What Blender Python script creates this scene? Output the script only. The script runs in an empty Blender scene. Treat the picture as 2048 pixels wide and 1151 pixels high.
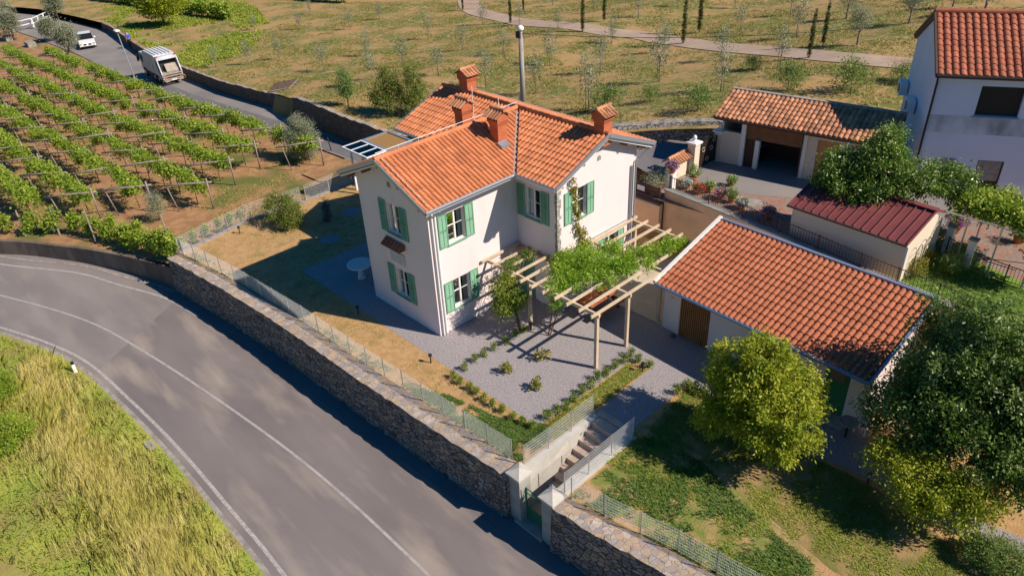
import bpy, bmesh, math, random
import numpy as np
from mathutils import Vector, Matrix
R = math.radians
random.seed(7); RNG = np.random.default_rng(7)
scene = bpy.context.scene
col = scene.collection

# ------------------------------------------------------------ camera, sky, sun, exposure
CAM_F, CAM_YAW, CAM_PITCH, CAM_ROLL = 1501.869, R(-47.42), R(32.36), R(-2.94)
CAM_C = (21.0526, -15.1360, 18.5467)
cam = bpy.data.cameras.new('camera'); cam_ob = bpy.data.objects.new('camera', cam); col.objects.link(cam_ob)
cy, sy = math.cos(CAM_YAW), math.sin(CAM_YAW)
_f = Vector((sy*math.cos(CAM_PITCH), cy*math.cos(CAM_PITCH), -math.sin(CAM_PITCH)))
_r = Vector((cy, -sy, 0)); _u = _r.cross(_f)
cr, sr = math.cos(CAM_ROLL), math.sin(CAM_ROLL)
_r2 = cr*_r + sr*_u; _u2 = -sr*_r + cr*_u
M3 = Matrix((_r2, _u2, -_f)).transposed()
cam_ob.matrix_world = Matrix.Translation(CAM_C) @ M3.to_4x4()
cam.sensor_width = 36; cam.lens = 36*CAM_F/2048; cam.clip_start = 0.1; cam.clip_end = 2000
scene.camera = cam_ob
SUN_EL, SUN_AZ = R(41), R(25)          # direction towards the sun, azimuth from +X towards +Y
sun_dir = Vector((math.cos(SUN_EL)*math.cos(SUN_AZ), math.cos(SUN_EL)*math.sin(SUN_AZ), math.sin(SUN_EL)))
w = bpy.data.worlds.new('World'); scene.world = w; w.use_nodes = True
nt = w.node_tree; bg = nt.nodes['Background']
sk = nt.nodes.new('ShaderNodeTexSky'); sk.sky_type = 'NISHITA'; sk.sun_disc = False
sk.sun_elevation = SUN_EL; sk.sun_rotation = R(90) - SUN_AZ; sk.air_density = 1.0; sk.dust_density = 0.4; sk.ozone_density = 3.0
hs = nt.nodes.new('ShaderNodeHueSaturation'); hs.inputs['Saturation'].default_value = 1.7; nt.links.new(sk.outputs[0], hs.inputs['Color'])
nt.links.new(hs.outputs[0], bg.inputs[0]); bg.inputs[1].default_value = 0.064
sl = bpy.data.lights.new('sun', 'SUN'); sl.energy = 5.0; sl.angle = R(0.5); sl.color = (1.0, 0.88, 0.74)
so = bpy.data.objects.new('sun', sl); col.objects.link(so)
so.rotation_euler = sun_dir.to_track_quat('Z', 'Y').to_euler()
vs = scene.view_settings; vs.view_transform = 'Standard'; vs.look = 'None'; vs.gamma = 1; vs.exposure = 0.33
scene.render.engine = 'CYCLES'

# ------------------------------------------------------------ helpers
def sr2l(h):
    h = h.lstrip('#'); v = [int(h[i:i+2], 16)/255 for i in (0, 2, 4)]
    return tuple(c/12.92 if c <= .04045 else ((c+.055)/1.055)**2.4 for c in v)

MATS = {}
def mat(name, c1, c2=None, scale=3.0, rough=0.8, tint=0.0, bump=0.0, bscale=None, lo=.35, hi=.65, spec=.3, metal=0, c3=None, s3=12, lo3=.5, hi3=.7, detail=6, trans=0, stretch=None, wearm=None):
    """c1/c2 mixed by noise, c3 by a second noise; face attribute 'tint' scales brightness"""
    m = bpy.data.materials.new(name); m.use_nodes = True; MATS[name] = m
    n = m.node_tree.nodes; l = m.node_tree.links; b = n['Principled BSDF']
    b.inputs['Roughness'].default_value = rough; b.inputs['Metallic'].default_value = metal
    b.inputs['Specular IOR Level'].default_value = spec
    tc = n.new('ShaderNodeTexCoord'); vec = tc.outputs['Object']
    if stretch:
        mp = n.new('ShaderNodeMapping'); mp.inputs['Scale'].default_value = stretch[:3]
        if len(stretch) > 3: mp.inputs['Rotation'].default_value = (0, 0, stretch[3])
        l.new(vec, mp.inputs[0]); vec = mp.outputs[0]
    def noise(s, d=6):
        t = n.new('ShaderNodeTexNoise'); t.inputs['Scale'].default_value = s; t.inputs['Detail'].default_value = d
        l.new(vec, t.inputs['Vector']); return t.outputs[0]
    def ramp(src, a, z):
        r = n.new('ShaderNodeMapRange'); r.inputs[1].default_value = a; r.inputs[2].default_value = z; r.clamp = True
        l.new(src, r.inputs[0]); return r.outputs[0]
    def mix(fac, a, c):
        x = n.new('ShaderNodeMix'); x.data_type = 'RGBA'
        if fac is not None: l.new(fac, x.inputs[0])
        for inp, val in ((6, a), (7, c)):
            if isinstance(val, tuple): x.inputs[inp].default_value = (*val, 1)
            else: l.new(val, x.inputs[inp])
        return x.outputs[2]
    cur = tuple(c1)
    if c2 is not None: cur = mix(ramp(noise(scale, detail), lo, hi), tuple(c1), tuple(c2))
    if c3 is not None: cur = mix(ramp(noise(s3, 4), lo3, hi3), cur, tuple(c3))
    if tint:
        at = n.new('ShaderNodeAttribute'); at.attribute_name = 'tint'
        mr = n.new('ShaderNodeMapRange'); mr.inputs[1].default_value = 0; mr.inputs[2].default_value = 1
        mr.inputs[3].default_value = 1-tint; mr.inputs[4].default_value = 1+tint
        l.new(at.outputs['Fac'], mr.inputs[0])
        v = n.new('ShaderNodeVectorMath'); v.operation = 'SCALE'; l.new(mr.outputs[0], v.inputs['Scale'])
        if isinstance(cur, tuple): v.inputs[0].default_value = cur
        else: l.new(cur, v.inputs[0])
        cur = v.outputs[0]
    if isinstance(cur, tuple): b.inputs['Base Color'].default_value = (*cur, 1)
    else: l.new(cur, b.inputs['Base Color'])
    if bump:
        bp = n.new('ShaderNodeBump'); bp.inputs['Strength'].default_value = bump; bp.inputs['Distance'].default_value = .03
        l.new(noise(bscale or scale*4, 5), bp.inputs['Height']); l.new(bp.outputs[0], b.inputs['Normal'])
    if trans:
        out = n['Material Output']; tr = n.new('ShaderNodeBsdfTranslucent'); ms = n.new('ShaderNodeMixShader')
        ms.inputs[0].default_value = trans
        if isinstance(cur, tuple): tr.inputs[0].default_value = (*cur, 1)
        else: l.new(cur, tr.inputs[0])
        l.new(b.outputs[0], ms.inputs[1]); l.new(tr.outputs[0], ms.inputs[2]); l.new(ms.outputs[0], out.inputs[0])
    return m

def leafmat(name, a, b, c, trans=.3, rough=.5):
    """three leaf colours picked by the face attribute 'tint'"""
    m = bpy.data.materials.new(name); m.use_nodes = True; MATS[name] = m
    n = m.node_tree.nodes; l = m.node_tree.links; p = n['Principled BSDF']
    at = n.new('ShaderNodeAttribute'); at.attribute_name = 'tint'
    r = n.new('ShaderNodeValToRGB'); e = r.color_ramp.elements
    e[0].color = (*a, 1); e[0].position = .1; e[1].color = (*c, 1); e[1].position = .95
    k = e.new(.55); k.color = (*b, 1)
    l.new(at.outputs['Fac'], r.inputs[0]); l.new(r.outputs[0], p.inputs['Base Color'])
    p.inputs['Roughness'].default_value = rough; p.inputs['Specular IOR Level'].default_value = .35
    tr = n.new('ShaderNodeBsdfTranslucent'); ms = n.new('ShaderNodeMixShader'); ms.inputs[0].default_value = trans
    l.new(r.outputs[0], tr.inputs[0]); l.new(p.outputs[0], ms.inputs[1]); l.new(tr.outputs[0], ms.inputs[2])
    l.new(ms.outputs[0], n['Material Output'].inputs[0])
    return m

class MB:
    def __init__(s): s.v = []; s.f = []; s.t = []; s.m = []
    def quad(s, pts, t=.5):
        i = len(s.v); s.v += [tuple(p) for p in pts]; s.f.append(tuple(range(i, i+len(pts)))); s.t.append(t)
    def poly_prism(s, pts, d, t=.5):
        """closed prism of polygon pts extruded by vector d"""
        n = len(pts); i = len(s.v); d = Vector(d)
        s.v += [tuple(p) for p in pts] + [tuple(Vector(p)+d) for p in pts]
        s.f.append(tuple(i+k for k in range(n))[::-1]); s.f.append(tuple(i+n+k for k in range(n)))
        for k in range(n): s.f.append((i+k, i+(k+1) % n, i+n+(k+1) % n, i+n+k))
        s.t += [t]*(n+2)
    def box(s, x0, x1, y0, y1, z0, z1, t=.5):
        if x0 > x1: x0, x1 = x1, x0
        if y0 > y1: y0, y1 = y1, y0
        if z0 > z1: z0, z1 = z1, z0
        s.poly_prism([(x0, y0, z0), (x1, y0, z0), (x1, y1, z0), (x0, y1, z0)], (0, 0, z1-z0), t)
    def bar(s, a, b, w, h, up=(0, 0, 1), t=.5):
        """beam from a to b, width w, height h"""
        a = Vector(a); b = Vector(b); d = (b-a).normalized(); up = Vector(up)
        if abs(d.dot(up)) > .98: up = Vector((1, 0, 0))
        sd = d.cross(up).normalized(); up = sd.cross(d).normalized()
        q = [a + sd*(i*w/2) + up*(j*h/2) for i, j in ((-1, -1), (1, -1), (1, 1), (-1, 1))]
        s.poly_prism(q, b-a, t)
    def tube(s, pts, rad, n=8, cap=True, t=.5):
        pts = [Vector(p) for p in pts]
        if not hasattr(rad, '__len__'): rad = [rad]*len(pts)
        rings = []
        for k, p in enumerate(pts):
            d = (pts[min(k+1, len(pts)-1)] - pts[max(k-1, 0)]).normalized()
            a = Vector((0, 0, 1)) if abs(d.z) < .9 else Vector((1, 0, 0))
            u = d.cross(a).normalized(); v = d.cross(u)
            i = len(s.v); rings.append(i)
            for q in range(n):
                an = 2*math.pi*q/n; s.v.append(tuple(p + (u*math.cos(an) + v*math.sin(an))*rad[k]))
        for a, b in zip(rings, rings[1:]):
            for q in range(n): s.f.append((a+q, a+(q+1) % n, b+(q+1) % n, b+q)); s.t.append(t)
        if cap:
            s.f.append(tuple(rings[0]+q for q in range(n))[::-1]); s.f.append(tuple(rings[-1]+q for q in range(n))); s.t += [t, t]
    def lathe(s, prof, c=(0, 0, 0), n=20, t=.5):
        c = Vector(c); s.tube([c+Vector((0, 0, z)) for r, z in prof], [max(r, .001) for r, z in prof], n, True, t)
    def build(s, name, m, parent=None, smooth=False, origin=None, bisect=None, recalc=True):
        me = bpy.data.meshes.new(name)
        o0 = Vector(origin) if origin is not None else (Vector(parent['_o']) if parent is not None and '_o' in parent else Vector((0, 0, 0)))
        vs_ = [(v[0]-o0.x, v[1]-o0.y, v[2]-o0.z) for v in s.v]
        me.from_pydata(vs_, [], s.f)
        at = me.attributes.new('tint', 'FLOAT', 'FACE'); at.data.foreach_set('value', s.t)
        if bisect or recalc:
            bm = bmesh.new(); bm.from_mesh(me)
            if bisect:
                for co, no in bisect:
                    bmesh.ops.bisect_plane(bm, geom=bm.verts[:]+bm.edges[:]+bm.faces[:], plane_co=Vector(co)-o0, plane_no=no, clear_outer=True)
            if recalc: bmesh.ops.recalc_face_normals(bm, faces=bm.faces)
            bm.to_mesh(me); bm.free()
        me.materials.append(m if not isinstance(m, str) else MATS[m])
        if smooth: me.polygons.foreach_set('use_smooth', [True]*len(me.polygons))
        ob = bpy.data.objects.new(name, me); col.objects.link(ob)
        if parent is not None: ob.parent = parent; ob['_o'] = tuple(o0)
        else: ob.location = o0; ob['_o'] = tuple(o0)
        return ob

def tag(o, label=None, cat=None, group=None, kind=None):
    if label: o['label'] = label
    if cat: o['category'] = cat
    if group: o['group'] = group
    if kind: o['kind'] = kind
    return o
def thing(name, loc, label, cat, group=None, rz=0, local=False):
    """Empty at the thing's base; parts are written in world coordinates unless local"""
    o = bpy.data.objects.new(name, None); col.objects.link(o); o.location = loc; o.rotation_euler = (0, 0, rz)
    o.empty_display_size = .2
    o['_o'] = (0., 0., 0.) if local else tuple(float(v) for v in loc)
    return tag(o, label, cat, group)
def struct(o): o['kind'] = 'structure'; return o
def copy_tree(o, parent=None):
    c = o.copy(); col.objects.link(c); c.parent = parent
    for ch in [x for x in o.children]: copy_tree(ch, c)
    return c
ORD = ['first', 'second', 'third', 'fourth', 'fifth', 'sixth', 'seventh', 'eighth', 'ninth', 'tenth', 'eleventh', 'twelfth', 'thirteenth', 'fourteenth', 'fifteenth', 'sixteenth', 'seventeenth', 'eighteenth', 'nineteenth', 'twentieth'] + ['twenty-'+x for x in ['first', 'second', 'third', 'fourth', 'fifth', 'sixth', 'seventh', 'eighth', 'ninth']] + ['thirtieth', 'thirty-first', 'thirty-second', 'thirty-third', 'thirty-fourth', 'thirty-fifth']

def npmesh(name, V, F, tint, m, parent=None, origin=(0, 0, 0), link=True):
    me = bpy.data.meshes.new(name); k = F.shape[1]
    me.vertices.add(len(V)); me.vertices.foreach_set('co', (V-np.array(origin)).astype(np.float32).ravel())
    me.loops.add(F.size); me.loops.foreach_set('vertex_index', F.astype(np.int32).ravel())
    me.polygons.add(len(F)); me.polygons.foreach_set('loop_start', np.arange(0, F.size, k, dtype=np.int32))
    me.polygons.foreach_set('loop_total', np.full(len(F), k, dtype=np.int32))
    me.update(calc_edges=True)
    at = me.attributes.new('tint', 'FLOAT', 'FACE'); at.data.foreach_set('value', tint.astype(np.float32))
    me.materials.append(m if not isinstance(m, str) else MATS[m])
    if not link: return me
    ob = bpy.data.objects.new(name, me); col.objects.link(ob); ob['_o'] = tuple(origin)
    if parent is not None: ob.parent = parent
    else: ob.location = origin
    return ob

def unit(a): return a/np.maximum(np.linalg.norm(a, axis=1, keepdims=True), 1e-9)
def leaf_cloud(blobs, nleaf, size, clumps=40, csig=.12, seed=1, shell=.5, aspect=.45, droop=.25, vlim=None):
    """diamond leaves in clumps spread through ellipsoids (x,y,z,rx,ry,rz); returns V,F,tint"""
    g = np.random.default_rng(seed)
    vol = np.array([b[3]*b[4]*b[5] for b in blobs])**.8; pr = vol/vol.sum()
    nc = clumps; bi = g.choice(len(blobs), nc, p=pr); B = np.array(blobs)[bi]
    d = unit(g.normal(size=(nc, 3))); rr = shell + (1-shell)*g.random(nc)**.7
    ctr = B[:, :3] + d*B[:, 3:6]*rr[:, None]
    ctint = g.random(nc); csz = .6+.8*g.random(nc)
    w_ = csz/csz.sum(); ci = g.choice(nc, nleaf, p=w_)
    P = ctr[ci] + g.normal(size=(nleaf, 3))*csig*csz[ci][:, None]
    out = unit(P - B[ci][:, :3])
    T = unit(g.normal(size=(nleaf, 3))*.8 + out*.6 + np.array([0, 0, -droop]))
    Nn = unit(np.cross(T, g.normal(size=(nleaf, 3)) + np.array([0, 0, .0])))
    Nn = unit(Nn + np.array([0, 0, .5])*np.sign(Nn[:, 2:3]+1e-6))
    S = unit(np.cross(T, Nn))
    sz = size*(.45+1.0*g.random(nleaf))[:, None]
    V = np.stack([P, P+T*sz*.5+S*sz*aspect*.5, P+T*sz, P+T*sz*.5-S*sz*aspect*.5], 1).reshape(-1, 3)
    F = np.arange(4*nleaf).reshape(-1, 4)
    t = np.clip(.5*ctint[ci] + .5*g.random(nleaf) + .12*(d[ci][:, 2] > .3), 0, 1)
    if vlim is not None:
        k = V.reshape(-1, 4, 3)[:, :, 2].min(1) > vlim; V = V.reshape(-1, 4, 3)[k].reshape(-1, 3); t = t[k]; F = np.arange(len(V)).reshape(-1, 4)
    return V, F, t
def up_normals(o, k=.75):
    me = o.data; n = len(me.polygons); nn = np.zeros(n*3, np.float32); me.polygons.foreach_get('normal', nn); nn = nn.reshape(-1, 3)
    nn = unit(nn*(1-k)*np.sign(nn[:, 2:3]+1e-6)+np.array([0, 0, k])); c = len(me.loops)//n
    me.polygons.foreach_set('use_smooth', np.ones(n, bool)); me.normals_split_custom_set(np.repeat(nn, c, 0))
def blades(P, h, wd, lean, seed=1, spread=.5, tint=None):
    """grass blades at points P (n,3): flat blades bending over, their faces turned upwards"""
    g = np.random.default_rng(seed); n = len(P)
    L = np.array(lean)[None] + g.normal(size=(n, 3))*np.array([spread, spread, 0]); L[:, 2] = 0
    ln = np.linalg.norm(L, axis=1, keepdims=True); L = L/np.maximum(ln, 1e-6)*np.clip(ln, .7, 1.6)
    S = unit(np.stack([-L[:, 1], L[:, 0], np.zeros(n)], 1) + g.normal(size=(n, 3))*np.array([.25, .25, 0]))
    hh = h*(.45+.9*g.random(n))[:, None]
    up = np.array([0, 0, 1.])[None]
    w_ = wd*(.6+.8*g.random(n))[:, None]
    mid = P + (up*.45 + L*.38)*hh; tip = P + (up*.62 + L*.95)*hh
    V = np.stack([P-S*w_*.5, P+S*w_*.5, mid+S*w_*.45, tip, mid-S*w_*.45], 1).reshape(-1, 3)
    F = np.arange(5*n).reshape(-1, 5)
    return V, F, (g.random(n) if tint is None else tint)
def in_poly(x, y, poly):
    c = np.zeros(len(x), bool); n = len(poly)
    for i in range(n):
        x0, y0 = poly[i]; x1, y1 = poly[(i+1) % n]
        k = ((y0 > y) != (y1 > y)) & (x < (x1-x0)*(y-y0)/((y1-y0) + 1e-12)+x0)
        c ^= k
    return c
def vnoise(x, y, s, seed=0):
    g = np.random.default_rng(seed); T_ = g.random((64, 64)); x = x/s; y = y/s
    xi = np.floor(x).astype(int); yi = np.floor(y).astype(int); fx = x-xi; fy = y-yi
    fx = fx*fx*(3-2*fx); fy = fy*fy*(3-2*fy)
    h = lambda a, b: T_[a % 64, b % 64]
    return (h(xi, yi)*(1-fx)+h(xi+1, yi)*fx)*(1-fy)+(h(xi, yi+1)*(1-fx)+h(xi+1, yi+1)*fx)*fy
def scatter(poly, n, seed=0, holes=(), thr=None, s=1.5):
    g = np.random.default_rng(seed); p = np.array(poly); lo = p.min(0); hi = p.max(0)
    X = lo[0] + g.random(n)*(hi[0]-lo[0]); Y = lo[1] + g.random(n)*(hi[1]-lo[1])
    k = in_poly(X, Y, poly)
    for h in holes: k &= ~in_poly(X, Y, h)
    if thr is not None: k &= (.65*vnoise(X, Y, s, seed+5)+.35*vnoise(X, Y, s*.3, seed+6)) > thr + .15*(g.random(n)-.5)
    return X[k], Y[k]

# terrain heights
def zr(x): return float(np.interp(x, [-140, -80, -50, -28, -20, -12, 0, 3], [-7, -4.5, -3, -1.3, -.9, .3, 2.3, 2.4]))
def zrv(x): return np.interp(x, [-140, -80, -50, -28, -20, -12, 0, 3], [-7, -4.5, -3, -1.3, -.9, .3, 2.3, 2.4])
NX = [-220, -136, -126, -111, -98, -83, -66, -58, -48, -38, -33, -29, -24.6, -21.7, -18, -13, -8, -2, 1.0, 9, 9.5, 60]
NY = [10, 15.5, 17.8, 18.8, 19.2, 16.8, 14.2, 13.9, 13.4, 13.4, 12.6, 11.9, 11.7, 11.8, 11.7, 13, 15.2, 18.7, 19.9, 22.0, 31, 45]
def yN(x): return np.interp(x, NX, NY)
def hillh(x): return np.interp(x, [-100, -60, -40, -30, -20, 0], [1.0, 1.1, 1.2, 1.9, 1.5, 1.2])
def zh(x, y): return zrv(x) + hillh(x)*1.0 + .0*np.maximum(0, y-yN(x))
def zv(x): return np.interp(x, [-140, -80, -50, -28, -20, -16, -12], [-7.05, -4.55, -3.05, -1.35, -.98, -.45, -.1])

def ray(px, py):
    d = _f + _r2*((px-1024)/CAM_F) + _u2*((575.5-py)/CAM_F); return d
def at(px, py, zf=0.0, dz=0.0):
    """place on the ground: where the sight line of a photo point meets height zf (number or function of x)"""
    d = ray(px, py); z = 0.0
    for _ in range(60):
        t = (z+dz-CAM_C[2])/d.z; x = CAM_C[0]+d.x*t; y = CAM_C[1]+d.y*t
        zz = zf(x, y) if callable(zf) else zf
        z = .5*z+.5*zz
    return Vector((x, y, z))

def sheet(name, xs, y0f, y1f, zf, m, nv=1, smooth=True, powv=1):
    V = []; F = []
    for x in xs:
        a, b = y0f(x), y1f(x)
        for j in range(nv+1):
            y = a+(b-a)*(j/nv)**powv; V.append((x, y, float(zf(x, y))))
    n = nv+1
    for i in range(len(xs)-1):
        for j in range(nv): k = i*n+j; F.append((k, k+n, k+n+1, k+1))
    me = bpy.data.meshes.new(name); me.from_pydata(V, [], F)
    at_ = me.attributes.new('tint', 'FLOAT', 'FACE'); at_.data.foreach_set('value', [.5]*len(F))
    me.materials.append(MATS[m]); o = bpy.data.objects.new(name, me); col.objects.link(o)
    if smooth: me.polygons.foreach_set('use_smooth', [True]*len(me.polygons))
    return struct(o)
def flat(name, poly, z, m):
    b = MB(); b.quad([(x, y, z) for x, y in poly]); me = b.build(name, m, recalc=False)
    return struct(me)
def ribbon(name, pts, wl, wr, z, m, parent=None):
    """flat strip along 2-D polyline, wl to the left and wr to the right"""
    b = MB(); P = [Vector((x, y)) for x, y in pts]; L = []
    for i, p in enumerate(P):
        d = (P[min(i+1, len(P)-1)]-P[max(i-1, 0)]).normalized(); n_ = Vector((-d.y, d.x))
        L.append((p+n_*wl, p-n_*wr))
    for (a, c), (e, f) in zip(L, L[1:]):
        b.quad([(c.x, c.y, z), (f.x, f.y, z), (e.x, e.y, z), (a.x, a.y, z)])
    return b.build(name, m, parent, recalc=False)
def catmull(pts, n=8):
    P = [Vector(p) for p in pts]; P = [2*P[0]-P[1]] + P + [2*P[-1]-P[-2]]; out = []
    for i in range(1, len(P)-2):
        for k in range(n):
            t = k/n; a, b, c, d = P[i-1:i+3]
            out.append(tuple(.5*((2*b)+(c-a)*t+(2*a-5*b+4*c-d)*t*t+(3*b-a-3*c+d)*t**3)))
    out.append(tuple(P[-2])); return out
# ------------------------------------------------------------ materials
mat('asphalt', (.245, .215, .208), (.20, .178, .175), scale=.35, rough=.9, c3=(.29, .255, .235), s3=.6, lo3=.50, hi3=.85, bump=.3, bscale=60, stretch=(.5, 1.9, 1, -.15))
mat('asphalt_new', (.215, .188, .185), (.165, .143, .145), scale=.4, rough=.85, c3=(.35, .295, .25), s3=.52, lo3=.50, hi3=.78, bump=.3, bscale=60, stretch=(.42, 1.7, 1, .12))
mat('asphalt_back', (.20, .185, .185), (.27, .245, .235), scale=.25, rough=.9, bump=.2, bscale=40)
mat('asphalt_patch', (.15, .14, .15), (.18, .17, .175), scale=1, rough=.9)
mat('track', (.36, .27, .205), (.44, .33, .255), scale=.5, rough=.95, c3=(.34, .20, .13), s3=.4, lo3=.55, hi3=.75)
mat('paint', (.40, .375, .36), (.27, .25, .245), scale=5, rough=.7, lo=.4, hi=.75)
mat('paint_worn', (.46, .43, .41), (.28, .26, .25), scale=9, rough=.8)
mat('edging', (.36, .33, .30), (.22, .20, .18), scale=4, rough=.9, bump=.3)
mat('soil', (.30, .155, .075), (.41, .235, .12), scale=1.6, rough=1, c3=(.13, .14, .035), s3=.35, lo3=.5, hi3=.66, bump=.7, bscale=7)
mat('gravel', (.37, .335, .345), (.235, .215, .23), scale=14, rough=1, c3=(.32, .30, .31), s3=1.2, lo3=.5, hi3=.8, bump=.8, bscale=26, detail=8)
mat('lawn', (.40, .235, .10), (.47, .30, .15), scale=3.5, rough=1, c3=(.27, .20, .07), s3=1.4, lo3=.55, hi3=.72, bump=.8, bscale=16)
mat('lawn_green', (.13, .19, .035), (.26, .22, .07), scale=2.5, rough=1, c3=(.42, .26, .13), s3=1.1, lo3=.48, hi3=.60, bump=.8, bscale=14)
mat('hill', (.37, .24, .095), (.14, .155, .035), scale=.26, rough=1, lo=.40, hi=.60, c3=(.40, .25, .13), s3=2.2, lo3=.50, hi3=.64, bump=1, bscale=5, detail=14)
mat('verge', (.36, .36, .065), (.23, .29, .045), scale=.35, rough=1, c3=(.29, .23, .08), s3=.6, lo3=.48, hi3=.65, bump=.9, bscale=10)
mat('far_ground', (.16, .13, .05), (.11, .12, .04), scale=.05, rough=1)
mat('slab', (.50, .44, .36), (.43, .38, .31), scale=1.5, rough=.85)
mat('concrete', (.40, .39, .36), (.30, .29, .27), scale=2.2, rough=.85, c3=(.46, .43, .37), s3=1, bump=.15)
mat('concrete_pale', (.52, .50, .46), (.43, .41, .37), scale=1.2, rough=.85, c3=(.56, .53, .47), s3=2.5, bump=.12)
mat('concrete_old', (.17, .13, .105), (.11, .085, .07), scale=1.8, rough=.95, c3=(.22, .18, .15), s3=.8, bump=.4, stretch=(1, 1, .35))
mat('cobble', (.30, .22, .18), (.22, .17, .15), scale=7, rough=.9, c3=(.33, .15, .10), s3=3, lo3=.5, hi3=.6, bump=.5, bscale=9)
mat('wall_white', (.78, .67, .675), (.75, .645, .65), scale=.8, rough=.85, bump=.08, bscale=30, c3=(.68, .585, .58), s3=1.6, lo3=.56, hi3=.85, stretch=(1, 1, .35))
mat('wall_ochre', (.88, .60, .36), (.84, .57, .35), scale=.6, rough=.85, c3=(.52, .38, .23), s3=.35)
mat('wall_cream', (.70, .60, .48), (.66, .57, .46), scale=.8, rough=.85)
mat('wall_white_sky_tint', (.64, .69, .84), (.60, .65, .80), scale=.7, rough=.85)  # white render with the blue of skylit shade put into its colour
mat('wall_stained', (.58, .62, .72), (.25, .27, .30), scale=1.1, rough=.9, lo=.38, hi=.66, stretch=(1, 1, .5))
mat('terracotta', (.58, .215, .095), (.50, .18, .08), scale=1.2, rough=.75, tint=.15, c3=(.46, .20, .11), s3=2.5, lo3=.6, hi3=.8, bump=.1, bscale=20)
mat('terracotta_red', (.40, .135, .075), (.33, .105, .06), scale=1.2, rough=.75, tint=.15)
mat('terracotta_old', (.48, .22, .11), (.36, .17, .10), scale=2, rough=.85, tint=.35, c3=(.35, .30, .25), s3=4, lo3=.6, hi3=.75)
mat('terracotta_barn', (.43, .145, .07), (.38, .125, .062), scale=1.1, rough=.75, tint=.10, c3=(.36, .15, .09), s3=3, lo3=.6, hi3=.85)
mat('metal_roof', (.22, .06, .06), (.18, .05, .052), scale=1.5, rough=.55, spec=.4)
mat('gutter', (.42, .45, .50), rough=.35, metal=.6)
mat('gutter_blue', (.26, .33, .50), rough=.35, metal=.4)
mat('fascia', (.72, .72, .72), rough=.5)
mat('steel', (.55, .57, .60), rough=.4, metal=.7)
mat('steel_white', (.78, .79, .80), rough=.4)
mat('dark_metal', (.03, .028, .028), rough=.5)
mat('brown_metal', (.10, .055, .045), rough=.6)
mat('wood_light', (.62, .50, .36), (.52, .41, .29), scale=2.5, rough=.7, stretch=(1, 1, 1))
mat('wood_orange', (.52, .26, .10), (.44, .21, .08), scale=3, rough=.7)
mat('wood_grey', (.33, .27, .24), (.22, .18, .16), scale=4, rough=.9)
mat('wood_brown', (.22, .10, .045), (.17, .08, .04), scale=3, rough=.6)
mat('wood_slat', (.38, .17, .065), (.30, .13, .05), scale=3, rough=.6)
mat('wood_dark', (.07, .04, .025), rough=.7)
mat('bench_red', (.45, .13, .05), (.38, .11, .045), scale=3, rough=.5)
mat('green_paint', (.17, .37, .24), (.15, .33, .22), scale=2, rough=.5)
mat('green_door', (.03, .17, .085), rough=.5)
mat('window_white', (.78, .77, .74), rough=.4)
mat('flashing', (.46, .33, .28), (.40, .28, .24), scale=3, rough=.6)
mat('step', (.50, .40, .33), (.42, .33, .28), scale=3, rough=.85)
mat('curtain', (.72, .66, .56), rough=.9)
mat('dark_room', (.20, .13, .10), rough=.9)
mat('bark', (.16, .11, .08), (.10, .07, .05), scale=6, rough=.95, bump=.6)
mat('bark_pale', (.30, .25, .20), (.22, .18, .15), scale=6, rough=.95)
mat('pole_conc', (.38, .34, .32), (.31, .28, .27), scale=2, rough=.8)
mat('white_plastic', (.80, .80, .80), rough=.5)
mat('black', (.015, .015, .017), rough=.5)
mat('pot', (.45, .15, .07), rough=.8)
mat('truck_white', (.58, .62, .68), (.40, .41, .43), scale=1.6, rough=.45)
mat('truck_grime', (.42, .36, .30), (.30, .25, .21), scale=4, rough=.7)
mat('red_paint', (.60, .07, .04), rough=.5)
mat('yellow_paint', (.65, .42, .10), rough=.6)
mat('car_white', (.80, .80, .80), rough=.2, spec=.6)
mat('tyre', (.02, .02, .02), rough=.9)
mat('shirt_blue', (.03, .11, .55), rough=.8)
mat('trousers', (.02, .022, .03), rough=.9)
mat('skin', (.50, .30, .21), rough=.6)
mat('hair', (.04, .03, .02), rough=.8)
mat('sedum', (.36, .20, .07), (.26, .15, .06), scale=9, rough=1, bump=.8, bscale=30)
mat('stone_white', (.62, .62, .60), rough=.6)
mat('marble', (.52, .53, .55), (.46, .47, .49), scale=3, rough=.6)
leafmat('leaf_walnut', (.19, .25, .015), (.31, .37, .022), (.54, .54, .06), trans=.38)
leafmat('leaf_dark', (.06, .12, .015), (.115, .20, .028), (.32, .41, .14), trans=.3, rough=.33)
leafmat('leaf_laurel', (.09, .17, .018), (.16, .27, .035), (.36, .44, .14), trans=.3, rough=.32)
leafmat('leaf_vine', (.15, .25, .02), (.27, .39, .035), (.46, .52, .07), trans=.42)
leafmat('leaf_wisteria', (.14, .28, .015), (.24, .42, .03), (.46, .58, .06), trans=.45)
leafmat('leaf_olive', (.17, .20, .10), (.27, .30, .18), (.44, .45, .32), trans=.25)
leafmat('leaf_shrub', (.09, .14, .02), (.17, .22, .035), (.30, .32, .07), trans=.35)
leafmat('leaf_box', (.08, .15, .015), (.17, .25, .025), (.36, .38, .05), trans=.38)
leafmat('leaf_yellow', (.15, .17, .02), (.25, .24, .03), (.38, .32, .05), trans=.35)
leafmat('leaf_cypress', (.05, .07, .015), (.08, .10, .022), (.13, .14, .035), trans=.15)
leafmat('leaf_conifer', (.05, .09, .09), (.07, .12, .12), (.12, .18, .18), trans=.1)
leafmat('leaf_scrub', (.11, .19, .03), (.18, .27, .06), (.30, .37, .11), trans=.35)
leafmat('grass_dry', (.44, .47, .07), (.66, .60, .15), (.85, .74, .32), trans=.35)
leafmat('grass_hill', (.13, .19, .025), (.28, .26, .055), (.48, .35, .15), trans=.3)
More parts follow.
